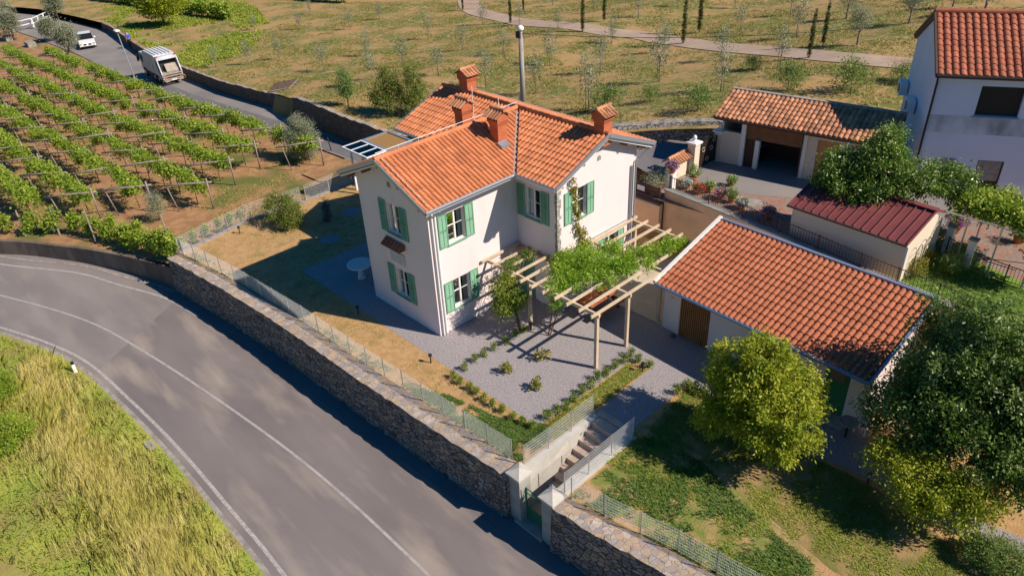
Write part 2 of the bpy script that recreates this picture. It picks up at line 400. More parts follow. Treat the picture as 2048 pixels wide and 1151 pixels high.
leafmat('grass_green', (.19, .29, .03), (.30, .38, .04), (.46, .45, .08), trans=.35)
leafmat('grass_mix', (.23, .27, .04), (.40, .35, .09), (.58, .43, .18), trans=.35)
leafmat('grass_lush', (.09, .19, .03), (.14, .25, .04), (.24, .32, .07), trans=.35)
mat('lawn_shade_tint', (.17, .16, .045), (.34, .22, .10), scale=1.3, rough=1, lo=.42, hi=.62, bump=.7, bscale=14)  # green and brown lawn mix, darkened with tree shade in the colour
mat('lawn_fresh', (.13, .24, .03), (.20, .29, .04), scale=3, rough=1, bump=.6, bscale=14)
leafmat('petal_pink', (.45, .08, .30), (.60, .15, .42), (.75, .40, .60), trans=.3)
leafmat('petal_violet', (.30, .06, .38), (.50, .12, .50), (.65, .30, .62), trans=.3)
leafmat('petal_red', (.45, .03, .03), (.60, .06, .05), (.70, .15, .10), trans=.3)
leafmat('petal_white', (.45, .55, .60), (.7, .7, .75), (.8, .75, .8), trans=.3)

def stone_mat(name, pal, mortar, scale=3.2, stretch=(1, 1, 1.7), bump=.9, edge=.06):
    m = bpy.data.materials.new(name); m.use_nodes = True; MATS[name] = m
    n = m.node_tree.nodes; l = m.node_tree.links; p = n['Principled BSDF']; p.inputs['Roughness'].default_value = .95; p.inputs['Specular IOR Level'].default_value = .2
    tc = n.new('ShaderNodeTexCoord'); mp = n.new('ShaderNodeMapping'); mp.inputs['Scale'].default_value = stretch
    nz = n.new('ShaderNodeTexNoise'); nz.inputs['Scale'].default_value = 3.5; l.new(tc.outputs['Object'], nz.inputs['Vector'])
    ad = n.new('ShaderNodeMix'); ad.data_type = 'VECTOR'; ad.inputs[0].default_value = .12
    l.new(tc.outputs['Object'], ad.inputs[4]); l.new(nz.outputs[1], ad.inputs[5]); l.new(ad.outputs[1], mp.inputs[0])
    v = n.new('ShaderNodeTexVoronoi'); v.inputs['Scale'].default_value = scale; l.new(mp.outputs[0], v.inputs['Vector'])
    e = n.new('ShaderNodeTexVoronoi'); e.feature = 'DISTANCE_TO_EDGE'; e.inputs['Scale'].default_value = scale; l.new(mp.outputs[0], e.inputs['Vector'])
    sp = n.new('ShaderNodeSeparateColor'); l.new(v.outputs['Color'], sp.inputs[0])
    r = n.new('ShaderNodeValToRGB'); r.color_ramp.interpolation = 'LINEAR'
    el = r.color_ramp.elements; el[0].color = (*pal[0], 1); el[0].position = 0; el[1].color = (*pal[-1], 1); el[1].position = 1
    for i, c in enumerate(pal[1:-1]): k = el.new((i+1)/(len(pal)-1)); k.color = (*c, 1)
    l.new(sp.outputs[0], r.inputs[0])
    mr = n.new('ShaderNodeMapRange'); mr.inputs[1].default_value = 0; mr.inputs[2].default_value = edge; l.new(e.outputs['Distance'], mr.inputs[0])
    n2 = n.new('ShaderNodeTexNoise'); n2.inputs['Scale'].default_value = 14; n2.inputs['Detail'].default_value = 6; l.new(tc.outputs['Object'], n2.inputs['Vector'])
    ms = n.new('ShaderNodeMix'); ms.data_type = 'RGBA'; ms.blend_type = 'MULTIPLY'; ms.inputs[0].default_value = .5
    l.new(r.outputs[0], ms.inputs[6]); l.new(n2.outputs[1], ms.inputs[7])
    mx = n.new('ShaderNodeMix'); mx.data_type = 'RGBA'; l.new(mr.outputs[0], mx.inputs[0]); mx.inputs[6].default_value = (*mortar, 1); l.new(ms.outputs[2], mx.inputs[7])
    l.new(mx.outputs[2], p.inputs['Base Color'])
    mt = n.new('ShaderNodeMath'); mt.operation = 'MULTIPLY_ADD'; mt.inputs[1].default_value = .35; l.new(n2.outputs[0], mt.inputs[0]); l.new(mr.outputs[0], mt.inputs[2])
    bp = n.new('ShaderNodeBump'); bp.inputs['Strength'].default_value = bump; bp.inputs['Distance'].default_value = .05
    l.new(mt.outputs[0], bp.inputs['Height']); l.new(bp.outputs[0], p.inputs['Normal'])
stone_mat('stone_wall', [(.13, .11, .11), (.42, .35, .31), (.24, .20, .20), (.55, .40, .28), (.19, .17, .19), (.50, .44, .41)], (.07, .058, .055), scale=4.3, bump=1.0, edge=.07)
stone_mat('stone_cap', [(.44, .38, .35), (.60, .44, .29), (.40, .36, .36), (.62, .53, .45)], (.17, .135, .11), scale=5.2, stretch=(1, 1, 1), bump=.5, edge=.03)
stone_mat('stone_dark', [(.20, .15, .12), (.26, .21, .17), (.16, .13, .11)], (.07, .05, .04), scale=4.5)
stone_mat('stone_rough', [(.62, .57, .53), (.45, .41, .38), (.74, .69, .64), (.36, .32, .29)], (.10, .085, .075), scale=5.5, stretch=(1, 1, 1.2), bump=1, edge=.12)
stone_mat('quoin', [(.60, .56, .50), (.48, .44, .39), (.66, .62, .55)], (.30, .27, .23), scale=6, stretch=(1, 1, 1.5))
def brick_mat(name, c1, c2, mo, sc):
    m = bpy.data.materials.new(name); m.use_nodes = True; MATS[name] = m
    n = m.node_tree.nodes; l = m.node_tree.links; p = n['Principled BSDF']; p.inputs['Roughness'].default_value = .85
    tc = n.new('ShaderNodeTexCoord'); sx = n.new('ShaderNodeSeparateXYZ'); l.new(tc.outputs['Object'], sx.inputs[0])
    ad = n.new('ShaderNodeMath'); ad.operation = 'ADD'; l.new(sx.outputs[0], ad.inputs[0]); l.new(sx.outputs[1], ad.inputs[1])
    cb = n.new('ShaderNodeCombineXYZ'); l.new(ad.outputs[0], cb.inputs[0]); l.new(sx.outputs[2], cb.inputs[1])
    b = n.new('ShaderNodeTexBrick'); b.inputs['Scale'].default_value = sc; b.inputs['Color1'].default_value = (*c1, 1); b.inputs['Color2'].default_value = (*c2, 1); b.inputs['Mortar'].default_value = (*mo, 1)
    b.inputs['Mortar Size'].default_value = .015; b.inputs['Row Height'].default_value = .25; b.inputs['Brick Width'].default_value = .75
    l.new(cb.outputs[0], b.inputs['Vector']); l.new(b.outputs[0], p.inputs['Base Color'])
brick_mat('brick', (.52, .13, .045), (.42, .10, .035), (.36, .20, .13), 3.4)
def glass_mat():
    m = bpy.data.materials.new('glass'); m.use_nodes = True; MATS['glass'] = m
    n = m.node_tree.nodes; l = m.node_tree.links; n.remove(n['Principled BSDF'])
    t = n.new('ShaderNodeBsdfTransparent'); t.inputs[0].default_value = (.80, .84, .86, 1); g = n.new('ShaderNodeBsdfGlossy'); g.inputs['Roughness'].default_value = .03
    f = n.new('ShaderNodeFresnel'); f.inputs[0].default_value = 1.5; x = n.new('ShaderNodeMixShader')
    l.new(f.outputs[0], x.inputs[0]); l.new(t.outputs[0], x.inputs[1]); l.new(g.outputs[0], x.inputs[2]); l.new(x.outputs[0], n['Material Output'].inputs[0])
glass_mat()

# ------------------------------------------------------------ ground and roads
ZR = -1.9
b = MB(); b.quad([(-600, -400, -8.2), (500, -400, -8.2), (500, 600, -8.2), (-600, 600, -8.2)]); struct(b.build('ground', 'far_ground', recalc=False))
near_edge = catmull([(-34, -21), (-28, -17.6), (-23.0, -15.0), (-18.64, -12.93), (-13.62, -11.24), (-8.77, -10.73), (-4.05, -10.5), (.33, -10.5), (3.85, -10.55), (9, -10.9), (16, -11.6), (26, -13)], 6)
centre = catmull([(-36, -18.2), (-29, -15.0), (-22.44, -12.0), (-16.43, -9.65), (-11.02, -8.54), (-4.43, -7.63), (1.28, -7.1), (7.43, -7.0), (16, -7.2), (27, -8.2)], 6)
far_line = catmull([(-38, -16.5), (-31, -13.2), (-26.24, -11.06), (-21.86, -8.4), (-18.54, -7.16), (-15.34, -6.0), (-12.4, -5.55)], 6)
wall_out = [(-15.54, -5.23), (-11, -4.72), (-6.5, -4.35), (-.6, -4.12), (4, -3.87), (7.75, -3.62)]
wall_in = [(-15.5, -4.62), (-11, -3.95), (-5.58, -3.50), (-.6, -3.33), (4.25, -3.09), (7.75, -2.92)]
wall_out2 = [(9.75, -3.55), (11.56, -3.36), (13.73, -3.08), (17, -2.62), (24, -1.7)]
wall_in2 = [(9.75, -2.90), (11.22, -2.70), (13.36, -2.28), (15.8, -1.98), (24, -1.0)]
conc_out = [(-34, -16.2), (-27.35, -10.53), (-24.17, -8.5), (-21.24, -7.04), (-18.01, -5.81), (-15.54, -5.15)]
def roadpoly(x0, x1):
    lo = [p for p in near_edge if x0 <= p[0] <= x1]
    return lo
# carriageway as two sheets of different age meeting at the seam near the concrete wall
hiN = catmull([(-34, -16.2), (-27.35, -10.5), (-24.17, -8.45), (-21.24, -7.0), (-18.01, -5.75), (-15.54, -5.1), (-11, -4.6), (-6.5, -4.25), (-.6, -4.0), (4, -3.75), (9, -3.3), (13.7, -2.9), (17, -2.5), (26, -1.4)], 5)
fN = lambda x: float(np.interp(x, [p[0] for p in hiN], [p[1] for p in hiN])); fE = lambda x: float(np.interp(x, [p[0] for p in near_edge], [p[1] for p in near_edge]))
sa, sb = (-15.2, -5.05), (-11.35, -11.1)
def seam(y): return sa[0]+(sb[0]-sa[0])*(y-sa[1])/(sb[1]-sa[1])
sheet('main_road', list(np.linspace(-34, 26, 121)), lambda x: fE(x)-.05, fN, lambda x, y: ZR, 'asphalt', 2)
newp = [sb] + [p for p in near_edge if p[0] > sb[0]] + [(26, -1.4)] + [p for p in reversed(hiN) if p[0] > sa[0]] + [sa]
flat('road_resurfaced_part', newp, ZR+.004, 'asphalt_new')
struct(ribbon('centre_line', centre, .052, .052, ZR+.009, 'paint'))
struct(ribbon('near_edge_line', [(x+.12, y+.30) for x, y in near_edge], .065, .065, ZR+.009, 'paint_worn'))
struct(ribbon('far_edge_line', far_line, .065, .065, ZR+.009, 'paint'))
struct(ribbon('kerb_strip', [(x-.02, y-.08) for x, y in near_edge], .09, .09, ZR+.03, 'edging'))
struct(ribbon('far_kerb_strip', [(x-.35, y+.62) for x, y in far_line[:-6]], .07, .07, ZR+.012, 'edging'))
# strip of darker asphalt along the wall foot
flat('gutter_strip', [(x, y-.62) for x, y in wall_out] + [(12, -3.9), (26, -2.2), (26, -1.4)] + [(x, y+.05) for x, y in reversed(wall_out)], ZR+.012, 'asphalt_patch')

# grass verge south of the road: one undulating sheet
def zver(x, y):
    d = max(0, fE(x)-.1-y); return ZR+.02 + .12*math.sin(min(d, 2)*1.57) - .05*max(0, d-2)
sheet('verge_grass', list(np.linspace(-60, 60, 121)), lambda x: -60, lambda x: fE(max(-34, min(26, x)))-.12, zver, 'verge', 30, powv=.5)

# garden plateau
GARD = wall_in[:] + [(7.85, -2.9), (7.85, .75), (9.3, .75), (9.3, -2.9)] + wall_in2 + [(30, 0), (30, 9.5), (16, 10.5), (9, 11.5), (2.2, 11.8), (-1, 11.0), (-7, 10.4), (-13, 10.2), (-16.1, 9.8), (-16.25, 6.48), (-16.37, -.23)]
flat('lawn', GARD, 0, 'lawn')
flat('gravel_yard', [(-9.34, -1.15), (6.82, -1.15), (6.86, 4.15), (7.72, 4.2), (7.85, .8), (9.35, .8), (9.3, 4.5), (10.9, 3.95), (14.2, 4.25), (16.4, 4.4), (19.0, 4.0), (20.7, 4.4), (26, 5.2), (26, 6.1), (20.4, 5.2), (18.9, 4.95), (16.6, 5.0), (15.4, 5.9), (15.2, 6.9), (-9.34, 6.9)], .006, 'gravel')
flat('gravel_strip', [(-9.3, 6.9), (2.3, 6.9), (2.3, 9.9), (-9.3, 9.9)], .008, 'gravel')
flat('terrace_slab', [(2.36, 6.82), (6.9, 6.82), (6.9, 11.7), (2.36, 12.1)], .03, 'slab')
b = MB()
for q in ((703, 424), (660, 478)):
    c = at(*q, 0); b.quad([(c.x+.55*math.cos(a), c.y+.55*math.sin(a), .012) for a in np.linspace(0, 6.283, 25)[:-1]])
struct(b.build('gravel_patches', 'gravel', recalc=False))
flat('lawn_by_steps', [(9.8, -2.6), (11.2, -2.4), (13.3, -1.9), (15.8, -1.6), (22, -.8), (22, .9), (17, .3), (14.2, .9), (12.2, 1.6), (9.85, 1.3)], .007, 'lawn_green')
flat('lawn_painted_shade', [(9.7, 1.4), (12.1, 1.65), (14.2, .95), (17, .35), (22, 1.0), (22, 3.0), (18.8, 3.6), (16.3, 4.2), (13.9, 4.0), (10.9, 3.7), (9.5, 4.2)], .0065, 'lawn_shade_tint')  # sheet with the shade under the trees put into its colour
# vineyard soil, back road, hillside, neighbour's yard
xsv = sorted(set(list(np.linspace(-60, -16, 60)) + list(np.linspace(-150, -60, 30))))
cx_ = lambda x: float(np.interp(x, [-60, -34, -27.3, -24.2, -21.2, -18, -15.5], [-40, -16.1, -10.4, -8.35, -6.9, -5.65, -5.0]))
RY0 = lambda x: float(np.interp(x, [-200, -105, -85, -67, -52, -43, -31, -24, -18, -10, -2.5, 1.2], [9, 11.3, 11.2, 10.2, 9.6, 9.6, 9.5, 9.6, 9.6, 11.2, 14.6, 16.2]))
sheet('vineyard_soil', xsv, cx_, lambda x: RY0(x)-.05 if x < -17 else 6.6, lambda x, y: zv(x) if y < 6.7 or x < -20 else zr(x)-.03, 'soil', 6)
sheet('back_path', list(np.linspace(-22, -15.9, 12)), lambda x: 6.2, lambda x: RY0(x)+.1, lambda x, y: max(zv(x), zr(x))+.012 if y < 9 else zr(x)+.012, 'soil', 4)
xsr = list(np.linspace(-220, -60, 40)) + list(np.linspace(-59, 2.2, 90))
sheet('back_road', xsr, RY0, lambda x: float(yN(x)), lambda x, y: zr(x)+.02, 'asphalt_back', 3)
PX = [-60, -52, -43, -34, -26, -21]
struct(ribbon('road_repair', [(x, RY0(x)+1.0) for x in np.linspace(-62, -20, 30)], .95, .8, 0, 'asphalt_patch'))
me = bpy.data.objects['road_repair'].data
for v in me.vertices: v.co.z = zr(v.co.x)+.03
sheet('bank', list(np.linspace(-15.9, 2.2, 30)), lambda x: 10.0 if x < -1 else 11.6, lambda x: RY0(x)+.02, lambda x, y: 0.02 + max(0, zr(x))*max(0, min(1, (y-10.0)/max(.3, RY0(x)-10.0))), 'lawn', 4)
xsh = list(np.linspace(-300, -80, 45)) + list(np.linspace(-78, 9.4, 130)) + list(np.linspace(10, 80, 30))
sheet('hillside', xsh, lambda x: float(yN(x)), lambda x: 260, lambda x, y: zh(x, y), 'hill', 60, powv=2.0)
YARD = [(.6, 11.9), (4.59, 12.25), (8.28, 11.85), (12, 11.35), (15, 11.05), (30, 9.7), (60, 9.7), (60, 45), (9, 32), (9, 22), (1, 19.9), (-2, 18.7), (-2.5, 14.9), (.5, 14.0)]
flat('neighbour_yard', YARD, 2.6, 'cobble')
flat('neighbour_asphalt', [(1.6, 15.0), (4.2, 14.9), (6.6, 16.2), (13, 17.5), (13, 22), (9, 22), (1, 19.7)], 2.604, 'asphalt_back')
flat('lane_asphalt', [(-2.4, 14.8), (.95, 13.95), (1.25, 15.5), (1.3, 19.8), (-2, 18.55)], 2.607, 'asphalt_patch')
flat('neighbour_lawn', [(12.9, 11.3), (30, 9.8), (30, 15), (17.5, 15.0), (13.9, 16.0), (12.9, 14.0)], 2.606, 'lawn_fresh')
# dirt track across the hillside
tr = []
for q in [(935, -20), (935, 0), (950, 22), (1010, 38), (1100, 50), (1200, 62), (1300, 75), (1400, 90), (1500, 100), (1600, 108), (1700, 117), (1810, 128), (1900, 138), (2040, 150)]:
    v = at(*q, zf=zh); tr.append((v.x, v.y))
tr = catmull(tr, 5)
o = ribbon('dirt_track', tr, 1.35, 1.35, 0, 'track'); struct(o)
for v in o.data.vertices: v.co.z = zh(v.co.x, v.co.y)+.05
def px_of(P):
    d = Vector(P)-Vector(CAM_C); z = d.dot(_f); return 1024+CAM_F*d.dot(_r2)/z, 575.5-CAM_F*d.dot(_u2)/z
def height_to(P, py):
    """height above P at which the vertical through P crosses photo row py"""
    lo, hi = 0, 30
    for _ in range(40):
        m = (lo+hi)/2
        if px_of((P[0], P[1], P[2]+m))[1] > py: lo = m
        else: hi = m
    return lo

# ------------------------------------------------------------ building helpers
def wall_run(mb, a, b, z0, z1, th, holes=(), end=0):
    """wall with openings; outer face a->b, inside is to the left. holes (u0,u1,z0,z1)"""
    a = Vector((*a, 0)); b = Vector((*b, 0)); d = (b-a); L = d.length+end; d.normalize(); n = Vector((-d.y, d.x, 0))
    us = sorted({0, L, *[h[0] for h in holes], *[h[1] for h in holes]}); zs = sorted({z0, z1, *[h[2] for h in holes], *[h[3] for h in holes]})
    for u0, u1 in zip(us, us[1:]):
        run = None
        for k, (q0, q1) in enumerate(zip(zs, zs[1:])):
            um, zm = (u0+u1)/2, (q0+q1)/2
            hole = any(h[0] < um < h[1] and h[2] < zm < h[3] for h in holes)
            if not hole: run = (run[0], q1) if run else (q0, q1)
            if (hole or k == len(zs)-2) and run:
                p = [a+d*u0, a+d*u1, a+d*u1+n*th, a+d*u0+n*th]
                mb.poly_prism([(v.x, v.y, run[0]) for v in p], (0, 0, run[1]-run[0])); run = None
def roof_tiles(name, parent, O, U, V, L, S, m, w=.215, l=.36, bisect=None, seed=0, ridge_over=.0, height=.06):
    """rows and columns of barrel tiles on the slope O + u U + v V"""
    O = Vector(O); U = Vector(U).normalized(); V = Vector(V).normalized(); N = U.cross(V).normalized()
    g = random.Random(seed); nc = max(1, round(L/w)); w = L/nc; nr = max(1, math.ceil(S/l)); l = S/nr
    mb = MB(); prof = []
    for k in range(7): an = math.pi*k/6; prof.append((w*.36*(1-math.cos(an)), height*math.sin(an)))
    prof.append((w*.86, -.004)); prof.append((w, -.004))
    for c in range(nc):
        for r in range(nr):
            t = g.random(); jz = g.uniform(-.004, .004); o = O+U*(c*w)+V*(r*l-.03)
            lo = [o+U*x+N*(h+.032+jz) for x, h in prof]; up = [o+V*(l+.02)+U*x+N*(h*.93+.004+jz) for x, h in prof]
            bt = [o+U*x+N*(max(h-.02, 0)+jz) for x, h in prof]
            i = len(mb.v); k = len(prof); mb.v += [tuple(p) for p in lo+up+bt]
            for j in range(k-1):
                mb.f.append((i+j, i+j+1, i+k+j+1, i+k+j)); mb.t.append(t)
                mb.f.append((i+2*k+j, i+2*k+j+1, i+j+1, i+j)); mb.t.append(t*.8)
            mb.f.append((i, i+k, i+2*k)); mb.t.append(t)
    return mb.build(name, m, parent, bisect=bisect, recalc=False)
def ridge_tiles(name, parent, a, b, m, r=.11, step=.36, seed=0):
    a = Vector(a); b = Vector(b); d = b-a; n = max(1, round(d.length/step)); mb = MB(); g = random.Random(seed)
    for k in range(n):
        p = a+d*(k/n); q = a+d*((k+1.08)/n); mb.tube([p, q], [r*.92, r*1.06], 12, True, g.random())
    return mb.build(name, m, parent)
def window(parent, pos, ang, w=.92, h=1.37, shutters=True, sw=.45, sh=1.45, green='green_paint', mull=True, curtain=True, sill=True, col_='window_white'):
    """pos: centre of the opening on the outer wall face; ang: direction along the wall, outward is to the right of it"""
    pos = Vector(pos); f = MB(); po = Vector(parent['_o'])
    def place(o, p=None): o.rotation_euler = (0, 0, ang)
    e = .055
    f.box(-w/2, w/2, .10, .16, h/2-e, h/2); f.box(-w/2, w/2, .10, .16, -h/2, -h/2+e)
    f.box(-w/2, -w/2+e, .101, .159, -h/2+e, h/2-e); f.box(w/2-e, w/2, .101, .159, -h/2+e, h/2-e)
    if mull:
        f.box(-.035, .035, .095, .155, -h/2+e, h/2-e)
        for s in (-1, 1): f.box(s*.035, s*(w/2-e), .105, .15, .04, .062)
    fr = f.build('window', col_, None, origin=(0, 0, 0)); fr.parent = parent; fr.location = pos-po; place(fr)
    def sub(mb, nm, m): o = mb.build(nm, m, None, origin=(0, 0, 0)); o.parent = fr; return o
    for s in (-1, 1):
        g = MB(); g.quad([(s*.035, .128, -h/2+e), (s*(w/2-e), .128, -h/2+e), (s*(w/2-e), .128, h/2-e), (s*.035, .128, h/2-e)]); sub(g, 'pane', 'glass')
    if curtain:
        g = MB()
        for s in (-1, 1):
            for k in range(5): g.box(s*(w/2-e-.04*k), s*(w/2-e-.04*(k+1)), .18+.02*(k % 2), .195+.02*(k % 2), -h/2, h/2)
        sub(g, 'curtain', 'curtain')
    if shutters:
        for s in (-1, 1):
            g = MB(); x0, x1 = s*(w/2+.005), s*(w/2+.005+sw); xa, xb = min(x0, x1), max(x0, x1); b = .055
            g.box(xa, xa+b, -.055, -.015, -sh/2, sh/2); g.box(xb-b, xb, -.055, -.015, -sh/2, sh/2)
            for z in (-sh/2, -.03, sh/2-b): g.box(xa+b, xb-b, -.053, -.017, z, z+b)
            n = 24
            for k in range(n):
                z = -sh/2+b+(sh-2*b)*(k+.5)/n
                if abs(z) < .05: continue
                g.poly_prism([(xa+b, -.050, z-.022), (xa+b, -.044, z-.026), (xa+b, -.018, z+.018), (xa+b, -.024, z+.022)], (xb-xa-2*b, 0, 0))
            g.box((xa+xb)/2-.008, (xa+xb)/2+.008, -.060, -.054, -sh/2+.1, sh/2-.1)
            g.box(xa+b, xb-b, -.014, -.011, -sh/2+b, sh/2-b)
            o = g.build('shutter', green, None, origin=(0, 0, 0)); o.parent = fr
    if sill:
        g = MB(); g.box(-w/2-.05, w/2+.05, -.07, .10, -h/2-.06, -h/2-.002); sub(g, 'sill', green if shutters else 'concrete')
    return fr

# ------------------------------------------------------------ the villa
villa = thing('house', (0, 0, 0), 'white two storey villa with orange tiled roofs and green shutters', 'house')
EZ, RZ = 6.17, 7.46
kw = (RZ-EZ)/2.92; km = (RZ-EZ)/3.13; TH = .35
WT = 6.20
mb = MB()
hw, hh = .46, .685
def H(c, z, w=.46, h=.685): return (c-w, c+w, z-h, z+h)
zu, zl = 4.735, 1.675
wall_run(mb, (-4.68, 0), (0, 0), -.3, WT, TH, [H(4.68-2.307, zu), H(4.68-2.307, zl)], -TH)
wall_run(mb, (0, 0), (0, 4.74), -.3, WT, TH, [H(1.353, zu), H(1.353, zl)], TH)
wall_run(mb, (0, 4.74), (2.35, 4.74), -.3, WT, TH, [H(.987, zu), (.05, .98, -.3, 2.35)], -TH)
wall_run(mb, (2.35, 4.74), (2.35, 9.83), -.3, WT, TH, [H(6.056-4.74, zu), H(8.2-4.74, zl)], -TH)
wall_run(mb, (2.35, 9.83), (-7.05, 9.83), -.3, WT, TH, [], -TH)
wall_run(mb, (-7.05, 9.83), (-7.05, 4.74), -.3, WT, TH, [], -TH)
wall_run(mb, (-7.05, 4.74), (-4.68, 4.74), -.3, WT, TH, [], TH)
wall_run(mb, (-4.68, 4.74), (-4.68, 0), -.3, WT, TH, [], -TH)
def gz(d, k): return RZ-.20-k*abs(d)
pts = [(-4.68, 0, WT), (0, 0, WT), (0, 0, gz(2.34, kw)), (-2.34, 0, gz(0, kw)), (-4.68, 0, gz(2.34, kw))]
mb.poly_prism(pts, (0, TH, 0))
pts = [(2.35, 4.74, WT), (2.35, 9.83, WT), (2.35, 9.83, gz(2.54, km)), (2.35, 7.29, gz(0, km)), (2.35, 4.74, gz(2.55, km))]
mb.poly_prism(pts, (-TH, 0, 0))
pts = [(-7.05, y, z) for x, y, z in pts]; mb.poly_prism(pts, (TH, 0, 0))
mb.build('wall', 'wall_white', villa)
mb = MB(); mb.box(-4.2, -.5, .5, 4.6, 2.9, 3.0); mb.box(-6.5, 1.9, 5.2, 9.4, 2.9, 3.0)
mb.box(-4.2, -.5, .5, 4.6, 5.9, 6.0); mb.box(-6.5, 1.9, 5.2, 9.4, 5.9, 6.0); mb.box(-2.5, -2.4, .4, 4.6, 0, 5.8)
mb.build('floor', 'dark_room', villa)
window(villa, (-2.373+.066, 0, zu), 0); window(villa, (-2.307, 0, zl), 0)
window(villa, (0, 1.353, zu), R(90)); window(villa, (0, 1.353, zl), R(90))
window(villa, (.987, 4.74, zu), 0); window(villa, (2.35, 6.056, zu), R(90)); window(villa, (2.35, 8.2, zl), R(90))
mb = MB(); mb.box(.06, .97, 4.80, 4.85, 0, 2.33); d = mb.build('door', 'green_paint', villa); mb = MB(); mb.tube([(.85, 4.74, 1.05), (.85, 4.80, 1.05)], .02, 8); mb.build('handle', 'steel', d)
for x in (-.36+.0,):
    pass
# roof decks and tiles
rf = MB(); dk = .07
def slope(mb, P): mb.poly_prism([(x, y, z-dk) for x, y, z in P], (0, 0, -.10))
slope(rf, [(.55, -.46, EZ+.01), (.55, 4.19, EZ+.01), (-2.34, 7.29, RZ), (-2.34, -.46, RZ)])
slope(rf, [(-2.34, -.46, RZ), (-2.34, 7.29, RZ), (-5.23, 4.19, EZ+.01), (-5.23, -.46, EZ+.01)])
slope(rf, [(.55, 4.19, EZ+.01), (2.80, 4.19, EZ+.01), (2.80, 7.29, RZ), (-2.34, 7.29, RZ)])
slope(rf, [(-7.5, 4.19, EZ+.01), (-5.23, 4.19, EZ+.01), (-2.34, 7.29, RZ), (-7.5, 7.29, RZ)])
slope(rf, [(2.80, 10.39, EZ+.01), (-7.5, 10.39, EZ+.01), (-7.5, 7.29, RZ), (2.80, 7.29, RZ)])
roof = rf.build('roof', 'wood_brown', villa)
sw_, sm_ = math.hypot(2.92, 1.29), math.hypot(3.13, 1.29)
va = Vector((2.92, -3.13, 0)).normalized(); vn = Vector((3.13, 2.92, 0)).normalized()   # valley on the sunny side
vm = Vector((-3.13, 2.92, 0)).normalized()
off = .075
roof_tiles('tile_slope', roof, (.58, -.49, EZ), (0, 1, 0), (-2.92, 0, 1.29), 7.9, sw_, MATS['terracotta'], seed=1, bisect=[(Vector((.58, 4.16, 0))-vn*off, vn)])
roof_tiles('tile_slope', roof, (-5.26, 7.4, EZ), (0, -1, 0), (2.92, 0, 1.29), 7.89, sw_, MATS['terracotta'], seed=2, bisect=[(Vector((-5.26, 4.16, 0))-vm*off, vm)])
roof_tiles('tile_slope', roof, (-2.4, 4.16, EZ), (1, 0, 0), (0, 3.13, 1.29), 5.24, sm_, MATS['terracotta'], seed=3, bisect=[(Vector((.58, 4.16, 0))+vn*off, -vn)])
roof_tiles('tile_slope', roof, (-7.54, 4.16, EZ), (1, 0, 0), (0, 3.13, 1.29), 5.3, sm_, MATS['terracotta'], seed=4, bisect=[(Vector((-5.26, 4.16, 0))+vm*off, -vm)])
roof_tiles('tile_slope', roof, (2.84, 10.42, EZ), (-1, 0, 0), (0, -3.13, 1.29), 10.38, sm_, MATS['terracotta'], seed=5)
ridge_tiles('ridge_tiles', roof, (-2.34, -.50, RZ+.03), (-2.34, 7.2, RZ+.03), MATS['terracotta'], seed=6)
ridge_tiles('ridge_tiles', roof, (-7.56, 7.29, RZ+.035), (2.86, 7.29, RZ+.035), MATS['terracotta'], seed=7)
mb = MB()
for (x0, y0, n_) in ((.58, 4.16, vn), (-5.26, 4.16, vm)):
    a = Vector((x0, y0, EZ-.03)); b_ = Vector((-2.34, 7.29, RZ-.03)); s = Vector((n_.x, n_.y, 0))*.13
    mb.quad([a-s+Vector((0, 0, .03)), a+s+Vector((0, 0, .03)), b_+s+Vector((0, 0, .03)), b_-s+Vector((0, 0, .03))])
mb.build('valley_flashing', 'flashing', roof)
mb = MB()   # gutters along the eaves
for a, b_ in (((.63, -.5, EZ-.01), (.63, 4.12, EZ-.01)), ((-5.31, -.5, EZ-.01), (-5.31, 4.1, EZ-.01)), ((.57, 4.10, EZ-.01), (2.86, 4.10, EZ-.01)), ((-7.56, 4.10, EZ-.01), (-5.25, 4.10, EZ-.01)), ((2.86, 10.48, EZ-.01), (-7.56, 10.48, EZ-.01))):
    mb = MB(); mb.tube([a, b_], .065, 10); mb.build('gutter', 'gutter', roof)
mb = MB()
def rake(a, b_, nrm):
    a = Vector(a); b_ = Vector(b_); nrm = Vector(nrm)*.03
    mb = MB(); mb.bar(a+nrm, b_+nrm, .05, .17); mb.build('verge_board', 'gutter', roof)
for s, xe in ((1, .60), (-1, -5.28)): rake((xe, -.49, EZ-.03), (-2.34, -.49, RZ-.03), (0, -1, 0))
for x, n_ in ((2.84, 1), (-7.54, -1)):
    for ye in (4.14, 10.44): rake((x, ye, EZ-.03), (x, 7.29, RZ-.03), (n_, 0, 0))
mb = MB()
FB = [((xe, -.44, EZ-.16), (-2.34, -.44, RZ-.17)) for xe in (.50, -5.18)] + [((x, ye, EZ-.16), (x, 7.29, RZ-.17)) for x in (2.79, -7.49) for ye in (4.24, 10.34)]
FB += [((.54, -.44, EZ-.13), (.54, 4.15, EZ-.13)), ((.6, 4.20, EZ-.13), (2.8, 4.20, EZ-.13))]
for a, b_ in FB: mb = MB(); mb.bar(a, b_, .03, .12); mb.build('fascia', 'fascia', roof)
mb = MB()
for x in (-4.75, -3.5, -2.34, -1.15, .08): mb = MB(); mb.box(x-.06, x+.06, -.42, -.02, RZ-kw*abs(x+2.34)-.36, RZ-kw*abs(x+2.34)-.19); mb.build('purlin', 'wood_brown', roof)
for y in (4.62, 5.9, 7.29, 8.7, 9.95): mb = MB(); mb.box(2.37, 2.77, y-.06, y+.06, RZ-km*abs(y-7.29)-.36, RZ-km*abs(y-7.29)-.19); mb.build('purlin', 'wood_brown', roof)
mb = MB()   # lightning conductor along the ridges
mb.tube([(-2.34, -.4, RZ+.26), (-2.34, 7.2, RZ+.26)], .012, 5)
